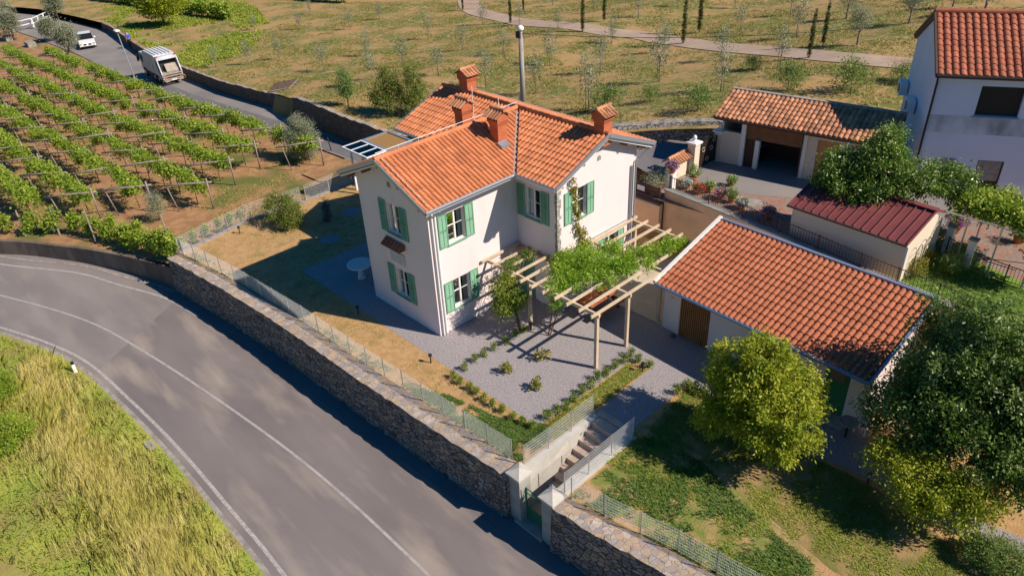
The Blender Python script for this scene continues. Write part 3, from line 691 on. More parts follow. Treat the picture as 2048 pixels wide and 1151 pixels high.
mb.tube([(-7.4, 7.29, RZ+.27), (2.7, 7.29, RZ+.27)], .012, 5)
for k in range(8): mb.tube([(-2.34, -.3+k*1.0, RZ+.1), (-2.34, -.3+k*1.0, RZ+.26)], .01, 4)
for k in range(10): mb.tube([(-7.3+k*1.08, 7.29, RZ+.1), (-7.3+k*1.08, 7.29, RZ+.27)], .01, 4)
mb.tube([(-2.25, -.25, RZ+.1), (.5, -.25, EZ+.16)], .008, 4); mb.tube([(-2.1, 5.9, RZ), (-2.1, 5.9, RZ+.85)], .015, 5)
mb.tube([(-2.6, 4.9, RZ), (-2.6, 4.9, RZ+1.5)], .015, 5)
for k in range(9): mb.box(-2.19+.3*k, -2.15+.3*k, -.265, -.235, RZ-kw*(.14+.3*k)+.06, RZ-kw*(.14+.3*k)+.12)
mb.build('lightning_conductor', 'steel_white', roof)
for (x, y, ang) in ((-2.33, -.005, 0), (2.355, 7.29, 1)):
    mb = MB(); z = 6.3 if ang == 0 else 6.34
    pr = [(.11*math.cos(a), .11*math.sin(a)) for a in np.linspace(0, math.pi, 9)] + [(-.11, -.12), (.11, -.12)]
    if ang == 0: mb.poly_prism([(x+u, y-.012, z+v) for u, v in pr], (0, .01, 0))
    else: mb.poly_prism([(x+.012, y+u, z+v) for u, v in pr], (-.01, 0, 0))
    mb.build('vent', 'edging', villa)
# stone plaque with its little tiled hood
mb = MB(); mb.box(-2.87, -1.87, -.04, -.002, 2.66, 3.18); pq = mb.build('plaque', 'marble', villa)
mb = MB(); mb.poly_prism([(-3.0, -.02, 3.73), (-3.0, -.30, 3.50), (-3.0, -.02, 3.50)], (1.25, 0, 0)); mb.build('hood', 'wood_brown', villa)
roof_tiles('hood_tiles', villa, (-3.02, -.32, 3.50), (1, 0, 0), (0, .30, .26), 1.3, .40, MATS['terracotta_red'], w=.2, l=.4, seed=8)
# quoins of bare stone at the corner by the vine
mb = MB(); g = random.Random(3); z = 2.3
while z < 6.1:
    h = g.uniform(.12, .22); a, c = g.uniform(.10, .24), g.uniform(.05, .15)
    mb.box(2.352-c, 2.366, 4.726, 4.742+a, z, z+h*.92); z += h
mb.build('quoin', 'quoin', villa)
# downpipes
for pts in ([(.60, -.30, EZ-.06), (.45, -.1, EZ-.30), (.08, .14, 5.75), (.08, .14, .05)], [(.60, .25, EZ-.06), (.4, .3, EZ-.30), (.07, .30, 5.75), (.07, .30, .05)],
            [(2.86, 10.42, EZ-.06), (2.7, 10.2, EZ-.25), (2.44, 9.70, 5.45), (2.44, 9.70, .1)], [(2.42, 9.45, 5.3), (2.42, 9.45, .1)]):
    mb = MB(); mb.tube(pts, .045, 8); mb.build('downpipe', 'gutter' if pts[0][0] > 2 else 'steel_white', villa)
mb = MB(); mb.box(2.35, 2.39, 5.0, 9.9, 2.68, 2.74); mb.build('ledge', 'steel', villa)
def chimney(x, y, z0, h, ridge_y=True, w=.50):
    mb = MB(); q = lambda r, z: [(x-r, y-r, z), (x+r, y-r, z), (x+r, y+r, z), (x-r, y+r, z)]
    lv = [(w/2, z0-.5), (w/2, z0+h*.50), (w/2+.07, z0+h*.66), (w/2+.07, z0+h*.70)]
    for (r0, a), (r1, b_) in zip(lv, lv[1:]):
        A, B_ = q(r0, a), q(r1, b_)
        for k in range(4): mb.quad([A[k], A[(k+1) % 4], B_[(k+1) % 4], B_[k]])
    r = w/2+.07; zt = z0+h*.70
    mb.quad(q(r, zt)); 
    for i in (-1, 0, 1):
        for j in (-1, 1):
            (mb.box(x+i*r*.8-.05, x+i*r*.8+.05, y+j*(r-.05)-.05, y+j*(r-.05)+.05, zt, zt+.16) if not ridge_y else mb.box(x+j*(r-.05)-.05, x+j*(r-.05)+.05, y+i*r*.8-.05, y+i*r*.8+.05, zt, zt+.16))
    zc = zt+.16
    if ridge_y:
        P = [(x-r, y-r, zt), (x+r, y-r, zt), (x+r, y-r, zc), (x, y-r, zc+.22), (x-r, y-r, zc)]; mb.poly_prism(P, (0, .08, 0)); mb.poly_prism([(a, b_+2*r-.08, c) for a, b_, c in P], (0, .08, 0))
    else:
        P = [(x-r, y-r, zt), (x-r, y+r, zt), (x-r, y+r, zc), (x-r, y, zc+.22), (x-r, y-r, zc)]; mb.poly_prism(P, (.08, 0, 0)); mb.poly_prism([(a+2*r-.08, b_, c) for a, b_, c in P], (.08, 0, 0))
    c = mb.build('chimney', 'brick', villa)
    R_ = r+.10; sl_ = math.hypot(R_, .26)
    for s in (-1, 1):
        if ridge_y: roof_tiles('chimney_tiles', c, (x+s*R_, y-s*R_, zc-.03), (0, s, 0), (-s*R_, 0, .26), 2*R_, sl_, MATS['terracotta_old'], w=.17, l=.5, seed=int(x*9), height=.05)
        else: roof_tiles('chimney_tiles', c, (x+s*R_, y+s*R_, zc-.03), (-s, 0, 0), (0, -s*R_, .26), 2*R_, sl_, MATS['terracotta_old'], w=.17, l=.5, seed=int(y*9), height=.05)
    a = (x, y-R_, zc+.26) if ridge_y else (x-R_, y, zc+.26); b_ = (x, y+R_, zc+.26) if ridge_y else (x+R_, y, zc+.26)
    ridge_tiles('chimney_ridge', c, a, b_, MATS['terracotta_old'], r=.075, step=.33)
    return c
chimney(-5.93, 7.50, 7.42, 1.00, True, .56)
chimney(-2.95, 4.60, 7.15, 1.28, False)
chimney(-1.15, 4.95, 6.90, 1.40, False)
chimney(2.42, 7.42, 7.42, .90, True, .52)
mb = MB(); mb.poly_prism([(-.9, 4.62, 6.95-.06), (-.62, 4.62, 6.83-.06), (-.62, 5.1, 6.83-.06), (-.9, 5.1, 6.95-.06)], (0, 0, .1)); mb.build('chimney_flashing', 'gutter', roof)

# ------------------------------------------------------------ flat roofed carport with glass canopy behind the villa
cp = thing('carport', (-14.7, 8.4, 0), 'carport with brown planted flat roof and white framed glass canopy behind the villa', 'carport')
mb = MB()
for a in ((-16, 7.38), (-13.5, 7.38), (-16, 9.34), (-13.5, 9.34)): mb.box(a[0]-.06 if a[0] > -15 else a[0]+.02, a[0]+.02 if a[0] > -15 else a[0]+.12, a[1]-.05, a[1]+.05, zr(a[0])-.2, 2.3)
mb.build('post', 'gutter', cp)
mb = MB(); mb.box(-16.0, -13.48, 7.4, 7.56, 2.3, 2.52); mb.box(-16.0, -13.48, 9.2, 9.36, 2.3, 2.52); mb.box(-16.0, -15.85, 7.56, 9.2, 2.3, 2.52); mb.box(-13.63, -13.48, 7.56, 9.2, 2.3, 2.52); mb.build('roof_rim', 'gutter', cp)
mb = MB(); mb.box(-15.85, -13.63, 7.56, 9.2, 2.3, 2.45); mb.build('planted_roof', 'sedum', cp)
mb = MB()
for x in (-15.98, -15.15, -14.3, -13.5): mb.box(x-.035, x+.035, 6.1, 7.38, 2.42, 2.50)
mb.box(-16.02, -13.46, 6.02, 6.10, 2.40, 2.50); mb.box(-16.02, -13.46, 7.30, 7.38, 2.43, 2.51)
cf = mb.build('canopy_frame', 'steel_white', cp)
mb = MB(); mb.box(-15.95, -13.5, 6.1, 7.3, 2.465, 2.475); mb.build('pane', 'glass', cf)
for x in (-15.15, -14.0):
    mb = MB(); mb.box(x-.05, x+.05, 6.02, 6.12, -.5, 2.40); mb.build('canopy_post', 'steel_white', cp)

# ------------------------------------------------------------ pergola
pg = thing('pergola', (6.2, 2.8, 0), 'pale timber pergola between the villa and the low barn', 'pergola')
ZB = 2.55
def post(x, y, m='wood_light', w=.13): mb = MB(); mb.box(x-w/2, x+w/2, y-w/2, y+w/2, 0, ZB-.14); mb.build('post', m, pg)
for x, y in ((6.15, 2.8), (6.12, 4.70), (2.42, 2.95), (6.02, 7.0), (2.55, 9.72)): post(x, y)
for a, b_, m in (((.02, 2.83), (6.25, 2.83), 'wood_light'), ((.02, 4.60), (2.5, 4.60), 'wood_orange'), ((2.4, 4.72), (6.25, 4.72), 'wood_light'), ((2.45, 7.0), (6.15, 7.0), 'wood_light'), ((2.45, 9.72), (6.0, 9.72), 'wood_light')):
    mb = MB(); mb.bar((*a, ZB-.07), (*b_, ZB-.07), .09, .14); mb.build('carrier_beam', m, pg)
for k, x in enumerate((.12, .70, 1.28, 1.86)): mb = MB(); mb.bar((x, 2.45, ZB+.055), (x, 4.70, ZB+.055), .06, .11); mb.build('joist', 'wood_light', pg)
for x in (2.44, 3.06, 3.68, 4.32, 4.94, 5.57, 6.18): mb = MB(); mb.bar((x, 2.42, ZB+.055), (x, 9.97 if x < 5.5 else (6.62 if x > 6 else 9.6), ZB+.055), .065, .12); mb.build('joist', 'wood_light', pg)
# picnic table with red brown boards
pt = thing('picnic_table', (3.6, 6.0, 0), 'red brown wooden picnic table with two benches under the pergola vine', 'table', rz=R(90), local=True)
mb = MB()
for k in range(5): mb.box(-.95, .95, -.40+.165*k, -.25+.165*k, .72, .76)
mb.build('table_top', 'bench_red', pt)
for s in (-1, 1):
    mb = MB()
    for k in range(2): mb.box(-.95, .95, s*.62+.15*k-.15, s*.62+.15*k-.01, .43, .47)
    mb.build('bench_seat', 'bench_red', pt)
    mb = MB()
    mb.bar((s*.7, -.55, 0), (s*.7, .25, .72), .05, .09); mb.bar((s*.7, .55, 0), (s*.7, -.25, .72), .05, .09); mb.bar((s*.745, -.75, .39), (s*.745, .75, .39), .05, .08)
    mb.build('leg_frame', 'wood_dark', pt)

# ------------------------------------------------------------ the low barn, turned slightly
BA = R(-2.3)
barn = thing('barn', (6.25, 6.30, 0), 'long low cream barn with terracotta roof and slatted door right of the pergola', 'barn', rz=BA, local=True)
BL, BD, BE, BR = 8.85, 4.15, 2.36, 3.62
kb = (BR-BE)/BD; mb = MB()
wy = .50
wall_run(mb, (.12, wy), (BL-.2, wy), -.2, 2.30, .25, [(.81, 2.225, 0, 2.02), (7.04, 7.92, 0, 2.0)], -.25)
wall_run(mb, (BL-.2, wy), (BL-.2, BD-.1), -.2, 2.30, .25, [], -.25)
wall_run(mb, (BL-.2, BD-.1), (.12, BD-.1), -.2, 3.3, .25, [], -.25)
wall_run(mb, (.12, BD-.1), (.12, wy), -.2, 2.30, .25, [], -.25)
for x, s in ((.12, 1), (BL-.2, -1)): mb.poly_prism([(x, wy, 2.30), (x, BD-.1, 2.30), (x, BD-.1, BE+kb*(BD-.1)-.14), (x, wy, BE+kb*wy-.14)], (s*.25, 0, 0))
mb.build('wall', 'wall_white', barn)
mb = MB(); mb.poly_prism([(.03, .03, BE-.06), (BL-.03, .03, BE-.06), (BL-.03, BD, BR-.07), (.03, BD, BR-.07)], (0, 0, -.09)); br = mb.build('roof', 'wood_brown', barn)
roof_tiles('tile_slope', br, (.05, 0, BE), (1, 0, 0), (0, BD, BR-BE), BL-.1, math.hypot(BD, BR-BE), MATS['terracotta_barn'], w=.222, l=.37, seed=11)
mb = MB(); mb.tube([(0, -.05, BE-.02), (BL, -.05, BE-.02)], .07, 10); mb.box(0, BL, .0, .05, BE-.15, BE-.03); mb.build('gutter', 'gutter_blue', br)
mb = MB(); mb.bar((-.03, -.05, BE+.03), (-.03, BD+.1, BR+.07), .14, .16); mb.build('verge_coping', 'window_white', br)
mb = MB(); mb.bar((BL+.0, -.05, BE+.03), (BL+.0, BD+.1, BR+.07), .07, .12); mb.build('verge_coping', 'gutter_blue', br)
mb = MB(); mb.box(0, BL, BD, BD+.20, BR-.02, BR+.05); mb.box(0, BL, BD-.02, BD, BR, BR+.10); mb.build('top_flashing', 'gutter_blue', br)
mb = MB()
n = 15
for k in range(n): x = .935+1.405*(k+.5)/n; mb.box(x-.027, x+.027, wy-.02, wy+.03, .03, 2.0)
sd = mb.build('slatted_door', 'wood_slat', barn); mb = MB(); mb.box(.93, 2.345, wy+.04, wy+.06, .0, 2.01); mb.build('door_backing', 'wood_dark', sd)
mb = MB(); mb.tube([(2.22, wy-.05, .9), (2.22, wy-.05, 1.1)], .015, 6); mb.build('handle', 'steel', sd)
mb = MB(); mb.box(7.16, 8.04, wy+.02, wy+.07, .02, 1.98); gd = mb.build('green_door', 'green_door', barn)
mb = MB(); mb.box(7.35, 7.85, wy+.0, wy+.019, 1.45, 1.82); mb.build('pane', 'dark_room', gd)
mb = MB(); mb.box(.42, .58, wy-.04, wy-.001, 1.62, 1.68); mb.build('wall_lamp', 'steel', barn)
mb = MB(); mb.box(6.9, 8.3, -.1, wy-.003, .0, .05); mb.build('door_step', 'concrete', barn)
stone = at(1345, 672, 0)

# ------------------------------------------------------------ retaining walls, fences
mb = MB()
P = [(.35, 12.08), (4.59, 12.25), (8.28, 11.85), (12.0, 11.35), (15, 11.05), (30, 9.7)]
P = [(2.16, 12.45)] + P[1:]
for a, c in zip(P, P[1:]):
    a3, c3 = Vector((*a, 0)), Vector((*c, 0)); d = (c3-a3).normalized(); n_ = Vector((-d.y, d.x, 0))
    mb.poly_prism([(a3.x, a3.y, -.3), (c3.x, c3.y, -.3), (c3.x+n_.x*.3, c3.y+n_.y*.3, -.3), (a3.x+n_.x*.3, a3.y+n_.y*.3, -.3)], (0, 0, 3.3))
mb.box(-2.4, 2.16, 12.1, 12.35, -.3, 2.25)
rw = mb.build('retaining_wall', 'wall_ochre', tag(thing('retaining_wall', (2.2, 12.4, 0), 'tall ochre rendered retaining wall behind the pergola and barn', 'wall'))); 
mb = MB()
for a, c in zip(P, P[1:]): mb.bar((a[0], a[1]+.12, 3.03), (c[0], c[1]+.12, 3.03), .40, .06)
mb.bar((-2.4, 12.2, 2.28), (2.14, 12.2, 2.28), .34, .06)
mb.build('coping', 'concrete', rw.parent)
def railing(name, pts, h, label, m='brown_metal', z=0, step=.13, panel=False, spikes=False, cat='fence', group=None, rails=(0.08, .92), post_every=2.0, thick=.018):
    """iron railing along points (x,y[,z])"""
    P = [Vector((p[0], p[1], p[2] if len(p) > 2 else z)) for p in pts]
    t = thing(name, P[0], label, cat, group)
    b1, b2, b3 = MB(), MB(), MB()
    for a, c in zip(P, P[1:]):
        L = (c-a).length; n = max(1, round(L/step))
        for k in range(n+1):
            q = a+(c-a)*(k/n); hh_ = h*(1.06 if (spikes and k % 2) else .96)
            b1.bar(q+Vector((0, 0, .03)), q+Vector((0, 0, hh_)), thick*.8, thick*.8)
        for r in rails: b2.bar(a+Vector((0, 0, h*r)), c+Vector((0, 0, h*r)), thick*1.4, thick*1.4)
        n = max(1, round(L/post_every))
        for k in range(n): q = a+(c-a)*(k/n); b3.bar(q, q+Vector((0, 0, h*1.02)), thick*2.4, thick*2.4)
    b3.bar(P[-1], P[-1]+Vector((0, 0, h*1.02)), thick*2.4, thick*2.4)
    b1.build('bars', m, t); b2.build('rail', m, t); b3.build('posts', m, t)
    return t
railing('iron_railing', [(2.3, 12.62, 3.06), (4.6, 12.42, 3.06), (8.3, 12.02, 3.06), (12.0, 11.52, 3.06), (15, 11.2, 3.06), (24, 10.4, 3.06)], .62, 'low dark iron railing with thin bars along the top of the ochre wall', spikes=True)
t = railing('slatted_fence', [(-1.5, 12.2, 2.31), (2.05, 12.2, 2.31)], .85, 'dark brown slatted fence with a small white notice on the low ochre wall', step=.055, thick=.04)
mb = MB(); mb.box(.75, 1.2, 12.14, 12.17, 2.72, 2.98); mb.build('notice', 'white_plastic', t)

# stone wall by the road: body and cap with an uneven top
def stone_run(name, outs, ins, zb, zt, label, seed):
    t = thing(name, (outs[0][0], outs[0][1], zb), label, 'wall'); g = random.Random(seed)
    def res(P, n):
        P = [Vector(p) for p in P]; L = [0]
        for a, c in zip(P, P[1:]): L.append(L[-1]+(c-a).length)
        out = []
        for k in range(n+1):
            s = L[-1]*k/n
            for i in range(len(P)-1):
                if s <= L[i+1]+1e-6: out.append(P[i]+(P[i+1]-P[i])*((s-L[i])/(L[i+1]-L[i]))); break
        return out
    n = int(sum((Vector(a)-Vector(c)).length for a, c in zip(outs, outs[1:]))/.28); O = res(outs, n); I = res(ins, n)
    body = MB(); nz = 7
    off = [[g.uniform(-.03, .03) for _ in range(nz+1)] for _ in range(n+1)]; top = [g.uniform(-.02, .05) for _ in range(n+1)]
    V = []
    for k in range(n+1):
        d = (O[min(k+1, n)]-O[max(k-1, 0)]).normalized(); nn = Vector((d.y, -d.x))
        V.append([(O[k].x+nn.x*(off[k][j]+.10*(1-j/nz)), O[k].y+nn.y*(off[k][j]+.10*(1-j/nz)), zb+(zt-zb)*j/nz + (top[k] if j == nz else 0)) for j in range(nz+1)])
    for k in range(n):
        for j in range(nz): body.quad([V[k][j], V[k+1][j], V[k+1][j+1], V[k][j+1]])
    for k in (0, n):   # end faces
        body.quad([V[k][0], V[k][nz], (I[k].x, I[k].y, zt), (I[k].x, I[k].y, zb)])
    body.build('wall_face', 'stone_wall', t, recalc=False)
    cap = MB(); mid = []
    for k in range(n+1):
        q = O[k]*.5+I[k]*.5; mid.append((q.x, q.y, zt+.03+g.uniform(-.02, .04)))
    for k in range(n):
        cap.quad([V[k][nz], V[k+1][nz], mid[k+1], mid[k]]); cap.quad([mid[k], mid[k+1], (I[k+1].x, I[k+1].y, zt+.01), (I[k].x, I[k].y, zt+.01)])
        cap.quad([(I[k].x, I[k].y, zt+.01), (I[k+1].x, I[k+1].y, zt+.01), (I[k+1].x, I[k+1].y, zt-.3), (I[k].x, I[k].y, zt-.3)])
    cap.build('wall_cap', 'stone_cap', t, recalc=False)
    return t
stone_run('stone_wall', wall_out, wall_in, ZR-.05, .06, 'long rubble stone retaining wall between the road and the villa lawn', 1)
stone_run('stone_wall', wall_out2, wall_in2, ZR-.05, .06, 'rubble stone retaining wall continuing right of the green garden gate', 2)
t = thing('concrete_wall', (-15.6, -5.2, ZR), 'weathered brown concrete wall along the outside of the bend below the vineyard', 'wall')
mb = MB(); cc = catmull(conc_out, 6)
for a, c in zip(cc, cc[1:]):
    a, c = Vector(a), Vector(c); d = (c-a).normalized(); n_ = Vector((-d.y, d.x))*.22
    za, zb_ = [float(np.interp(q.x, [-34, -24, -17, -15.5], [-1.12, -1.0, -.72, -.55])) for q in (a, c)]
    q = [(a.x, a.y, ZR-.05), (c.x, c.y, ZR-.05), (c.x+n_.x, c.y+n_.y, ZR-.05), (a.x+n_.x, a.y+n_.y, ZR-.05)]
    i = len(mb.v); mb.v += q+[(q[0][0], q[0][1], za), (q[1][0], q[1][1], zb_), (q[2][0], q[2][1], zb_), (q[3][0], q[3][1], za)]
    for f in ((0, 1, 5, 4), (2, 3, 7, 6), (4, 5, 6, 7)): mb.f.append(tuple(i+j for j in f)); mb.t.append(.5)
mb.build('wall_face', 'concrete_old', t, recalc=False)
# wire mesh fences
def mesh_fence(pts, h, label, step=1.15, mesh=.05, post_r=.022, sag=0):
    P = [Vector(p) for p in pts]; t = thing('wire_fence', P[0], label, 'fence'); L = [0]
    for a, c in zip(P, P[1:]): L.append(L[-1]+(c-a).length)
    def pos(s):
        for i in range(len(P)-1):
            if s <= L[i+1]+1e-6: return P[i]+(P[i+1]-P[i])*((s-L[i])/(L[i+1]-L[i]))
        return P[-1]
    n = max(1, round(L[-1]/step)); z = Vector((0, 0, 1))
    for k in range(n+1): p = pos(L[-1]*k/n); mb = MB(); mb.tube([p-z*.05, p+z*(h+.04)], post_r, 6); mb.build('post', 'steel', t)
    w_ = MB(); m_ = round(L[-1]/mesh); r = .0021
    for k in range(m_): p = pos(L[-1]*(k+.5)/m_); w_.bar(p+z*.04, p+z*h, r*2, r*2)
    for j in range(0, 8):
        zz = .04+(h-.04)*j/7
        for a, c in zip(P, P[1:]): w_.bar(a+z*zz, c+z*zz, r*2.4, r*2.4)
    w_.build('wire_mesh', 'steel_white', t)
    return t
fi = [(x, y+.02, .04) for x, y in [(-15.4, -4.47), (-11, -3.88), (-5.3, -3.47), (-.6, -3.30), (4.25, -3.08), (7.3, -2.92)]]
mesh_fence(fi, .88, 'long wire mesh fence on the roadside stone wall left of the gate')
mesh_fence([(7.82, -2.84, .02), (7.84, -1.7, .02), (7.84, -.5, .02), (7.84, .66, .02)], .92, 'wire mesh fence along the left side of the garden steps', step=1.17)
mesh_fence([(9.62, -2.8, .03), (9.62, -1.7, .03), (9.62, -.4, .03), (9.62, .7, .03)], .92, 'wire mesh fence along the right side of the garden steps', step=1.17)
mesh_fence([(x, y+.08, .04) for x, y in [(9.9, -2.86), (11.2, -2.66), (13.36, -2.24), (15.8, -1.94), (22, -1.2)]], .88, 'wire mesh fence on the stone wall right of the gate', step=1.2)
mesh_fence([(-15.48, -4.6, .05), (-15.9, -2.6, .05), (-16.37, -.23, .05), (-16.1, 2.9, .05)], .95, 'wire mesh fence on the low kerb between lawn and vineyard', step=1.5)
mesh_fence([(-16.1, 3.2, .05), (-16.2, 4.7, .05), (-16.25, 6.48, .05)], .95, 'short wire mesh fence on the kerb below the carport', step=1.5)
t = thing('kerb_wall', (-15.6, -4.6, -.6), 'low pale stone kerb wall between the lawn and the vineyard', 'wall'); mb = MB()
for a, c in zip([(-15.6, -4.7), (-16.45, -.23), (-16.2, 3.3), (-16.3, 6.48)], [(-16.45, -.23), (-16.2, 3.3), (-16.3, 6.48), (-16.2, 9.0)]): mb.bar((*a, -.45), (*c, -.45), .26, 1.0)
mb.build('wall_face', 'edging', t)

# gate pillars, gate and steps
for x0, lab in ((7.75, 'left concrete gate pillar with a low pyramid cap beside the garden steps'), (9.25, 'right concrete gate pillar with a low pyramid cap, shading the green gate')):
    t = thing('gate_pillar', (x0+.25, -3.25, ZR), lab, 'gate pillar', 'pillars of the garden gate')
    mb = MB(); mb.box(x0, x0+.50, -3.50, -2.98, ZR-.05, .12); mb.build('shaft', 'concrete', t)
    mb = MB(); x1, y0, y1 = x0+.58, -3.58, -2.90; x0_ = x0-.08
    mb.box(x0_, x1, y0, y1, .12, .20); c = ((x0_+x1)/2, (y0+y1)/2, .38); q = [(x0_, y0, .20), (x1, y0, .20), (x1, y1, .20), (x0_, y1, .20)]
    for k in range(4): mb.quad([q[k], q[(k+1) % 4], c])
    mb.build('cap', 'concrete_pale', t)
t = thing('garden_gate', (8.25, -3.2, ZR), 'green metal garden gate between the two concrete pillars', 'gate')
mb = MB(); mb.box(8.29, 9.22, -3.23, -3.20, ZR+.12, ZR+.62); mb.build('lower_panel', 'green_door', t)
mb = MB()
for x in (8.29, 9.20): mb.box(x-.02, x+.02, -3.235, -3.195, ZR+.10, ZR+1.55)
for z in (ZR+.64, ZR+1.30, ZR+1.50): mb.box(8.31, 9.18, -3.23, -3.20, z, z+.03)
mb.build('frame', 'green_door', t)
mb = MB()
for k in range(1, 9): x = 8.29+.91*k/9; mb.tube([(x, -3.215, ZR+.64), (x, -3.215, ZR+1.32)], .007, 5)
mb.build('bars', 'green_door', t)
t = thing('garden_steps', (8.6, -1, ZR), 'concrete garden steps climbing from the green gate to the gravel path', 'steps')
ns = 9; mb = MB()
for k in range(ns):
    z = ZR+.12+(0-(ZR+.12))*(k+1)/ns; y = -2.3+k*.33
    mb.box(8.02, 9.28, y, .78, ZR-.1 if k == 0 else z-.26, z)
mb.box(8.02, 9.28, -3.6, -2.3, ZR-.1, ZR+.1)
mb.box(7.88, 9.5, .78, 1.05, -.3, .03)
mb.build('treads', 'step', t)
mb = MB(); mb.box(7.74, 8.02, -2.98, .78, ZR-.1, .02); mb.build('cheek_wall', 'concrete_pale', t)
mb = MB(); mb.box(9.28, 9.72, -2.98, .78, ZR-.1, .035); mb.build('cheek_wall', 'concrete_pale', t)
mb = MB(); mb.tube([(8.95, -2.9, ZR+.1), (8.95, -2.9, ZR+1.3)], .02, 6); mb.build('handrail_post', 'green_door', t)
# ------------------------------------------------------------ neighbour's garage, house, shed
GA = R(10.5)
gar = thing('garage', (1.75, 17.75, 2.6), 'low outbuilding with old tiled roof, open garage bay and white pillars', 'garage', rz=GA, local=True)
GL = 8.0
mb = MB()
for x, z in ((1.12, 2.45), (1.88, 1.5), (4.15, 2.4)): mb = MB(); mb.box(x-.11, x+.11, -.02, .22, 0, z); mb.build('pillar', 'window_white', gar)
mb = MB(); mb.box(-.1, 1.02, .02, .2, 0, 1.7); mb.box(-.1, 0, .2, 1.9, 0, 2.55); mb.box(-.1, GL, 1.9, 2.05, 0, 2.95); mb.box(4.05, GL, .04, .24, 2.1, 2.45); mb.box(4.05, 4.75, .04, .24, 0, 2.1); mb.box(5.75, GL, .04, .24, 0, 2.1); mb.box(4.05, 4.25, .24, 1.9, 0, 2.4); mb.box(1.02, 1.06, .1, 1.9, 0, 2.3)
mb.build('wall', 'wall_cream', gar)
mb = MB(); mb.box(1.24, 4.02, .10, .16, 1.5, 2.42); mb.build('timber_screen', 'wood_brown', gar); mb = MB(); mb.box(1.07, 4.04, 1.82, 1.88, 0, 2.75); mb.box(4.0, 4.04, .3, 1.82, 0, 2.4); mb.build('bay_shade_panel', 'wood_dark', gar)  # dark panels added to imitate the shade inside the open bay
mb = MB(); mb.box(1.24, 1.76, .14, .2, .0, 1.49); mb.build('dark_door', 'wood_dark', gar)
mb = MB(); mb.box(4.76, 5.74, .10, .16, 0, 2.1); d = mb.build('door', 'wood_orange', gar); mb = MB(); mb.tube([(5.6, .05, 1), (5.6, .1, 1)], .03, 6); mb.build('handle', 'steel', d)
mb = MB(); mb.poly_prism([(-.35, -.32, 2.44), (GL, -.32, 2.44), (GL, 2.05, 3.14), (-.35, 2.05, 3.14)], (0, 0, -.10)); gr = mb.build('roof', 'wood_dark', gar)
roof_tiles('tile_slope', gr, (-.40, -.38, 2.52), (1, 0, 0), (0, 2.4, .72), GL+.4, 2.5, MATS['terracotta_old'], w=.235, l=.38, seed=21)
mb = MB(); mb.box(-.4, GL, 1.95, 2.20, 3.19, 3.31); mb.build('ridge_capping', 'edging', gr)
mb = MB(); mb.tube([(-.4, -.42, 2.48), (GL, -.42, 2.48)], .055, 8); mb.tube([(4.05, -.4, 2.46), (4.05, -.03, 2.3), (4.05, -.03, .05)], .04, 8); mb.build('gutter', 'brown_metal', gr)
t = thing('lidded_bin', (3.2, 19.3, 2.6), 'dark bin standing in the shade of the open garage bay', 'bin')
mb = MB(); mb.poly_prism([(3.0, 18.9, 2.6), (3.4, 18.9, 2.6), (3.4, 19.3, 2.6), (3.0, 19.3, 2.6)], (0, 0, .85)); mb.build('body', 'dark_metal', t); mb = MB(); mb.box(2.97, 3.43, 18.87, 19.33, 3.46, 3.52); mb.build('lid', 'gutter_blue', t)

HA = R(29)
nh = thing('house', (10.24, 20.74, 2.6), 'tall white house with brick red tiled roof and stained render, at the right edge', 'house', rz=HA, local=True)
NL, ND, NE = 14.0, 6.2, 5.45
def nloc(v):   # world -> local of the white house
    d = Vector(v)-Vector((10.24, 20.74, 2.6)); return (d.x*math.cos(HA)+d.y*math.sin(HA), -d.x*math.sin(HA)+d.y*math.cos(HA), d.z)
mb = MB()
wall_run(mb, (.0, .0), (NL, .0), -.1, NE-.05, .3, [(1.84, 3.55, 3.66, 5.0), (2.55, 3.62, 0, 1.62), (5, 6.6, 3.7, 5.0)], -.3)
wall_run(mb, (NL, 0), (NL, ND), -.1, NE-.05, .3, [], -.3); wall_run(mb, (NL, ND), (0, ND), -.1, NE-.05, .3, [], -.3); wall_run(mb, (0, ND), (0, 0), -.1, NE-.05, .3, [], -.3)
for x, s in ((0, 1), (NL, -1)): mb.poly_prism([(x, 0, NE-.05), (x, ND, NE-.05), (x, ND, NE), (x, ND/2, NE+1.72), (x, 0, NE)], (s*.3, 0, 0))
mb.build('wall', 'wall_white_sky_tint', nh)
mb = MB(); mb.box(.02, 6.9, -.006, -.001, 2.82, 3.62); mb.build('weathered_band', 'wall_stained', nh)
mb = MB(); mb.box(1.84, 3.55, .18, .22, 3.66, 5.0); wn = mb.build('window', 'dark_metal', nh)
mb = MB(); mb.box(1.95, 3.44, .165, .178, 3.76, 4.92); mb.build('pane', 'black', wn); mb = MB(); mb.box(1.78, 3.62, -.06, .1, 3.60, 3.655); mb.build('sill', 'gutter_blue', wn)
mb = MB(); mb.box(2.55, 3.62, .10, .14, 0, 1.62); dn = mb.build('door', 'dark_metal', nh)
mb = MB(); mb.box(2.60, 3.55, .085, .098, .62, 1.56); mb.build('blind', 'edging', dn)
mb = MB(); mb.box(1.0, 1.65, -.05, -.01, .5, 1.6); mb.build('roller_blind', 'edging', nh)
mb = MB(); mb.box(.3, 5, .4, 5.8, 2.6, 2.7); mb.box(.4, 13, 1.8, 1.9, 0, 5.2); mb.build('floor', 'dark_room', nh)
mb = MB(); mb.poly_prism([(-.12, -.22, NE+.0), (NL, -.22, NE+.0), (NL, ND/2, NE+1.80), (-.12, ND/2, NE+1.80)], (0, 0, -.12)); mb.poly_prism([(-.12, ND+.22, NE), (NL, ND+.22, NE), (NL, ND/2, NE+1.80), (-.12, ND/2, NE+1.80)], (0, 0, -.12)); nr_ = mb.build('roof', 'brown_metal', nh)
s_ = math.hypot(ND/2+.28, 1.86)
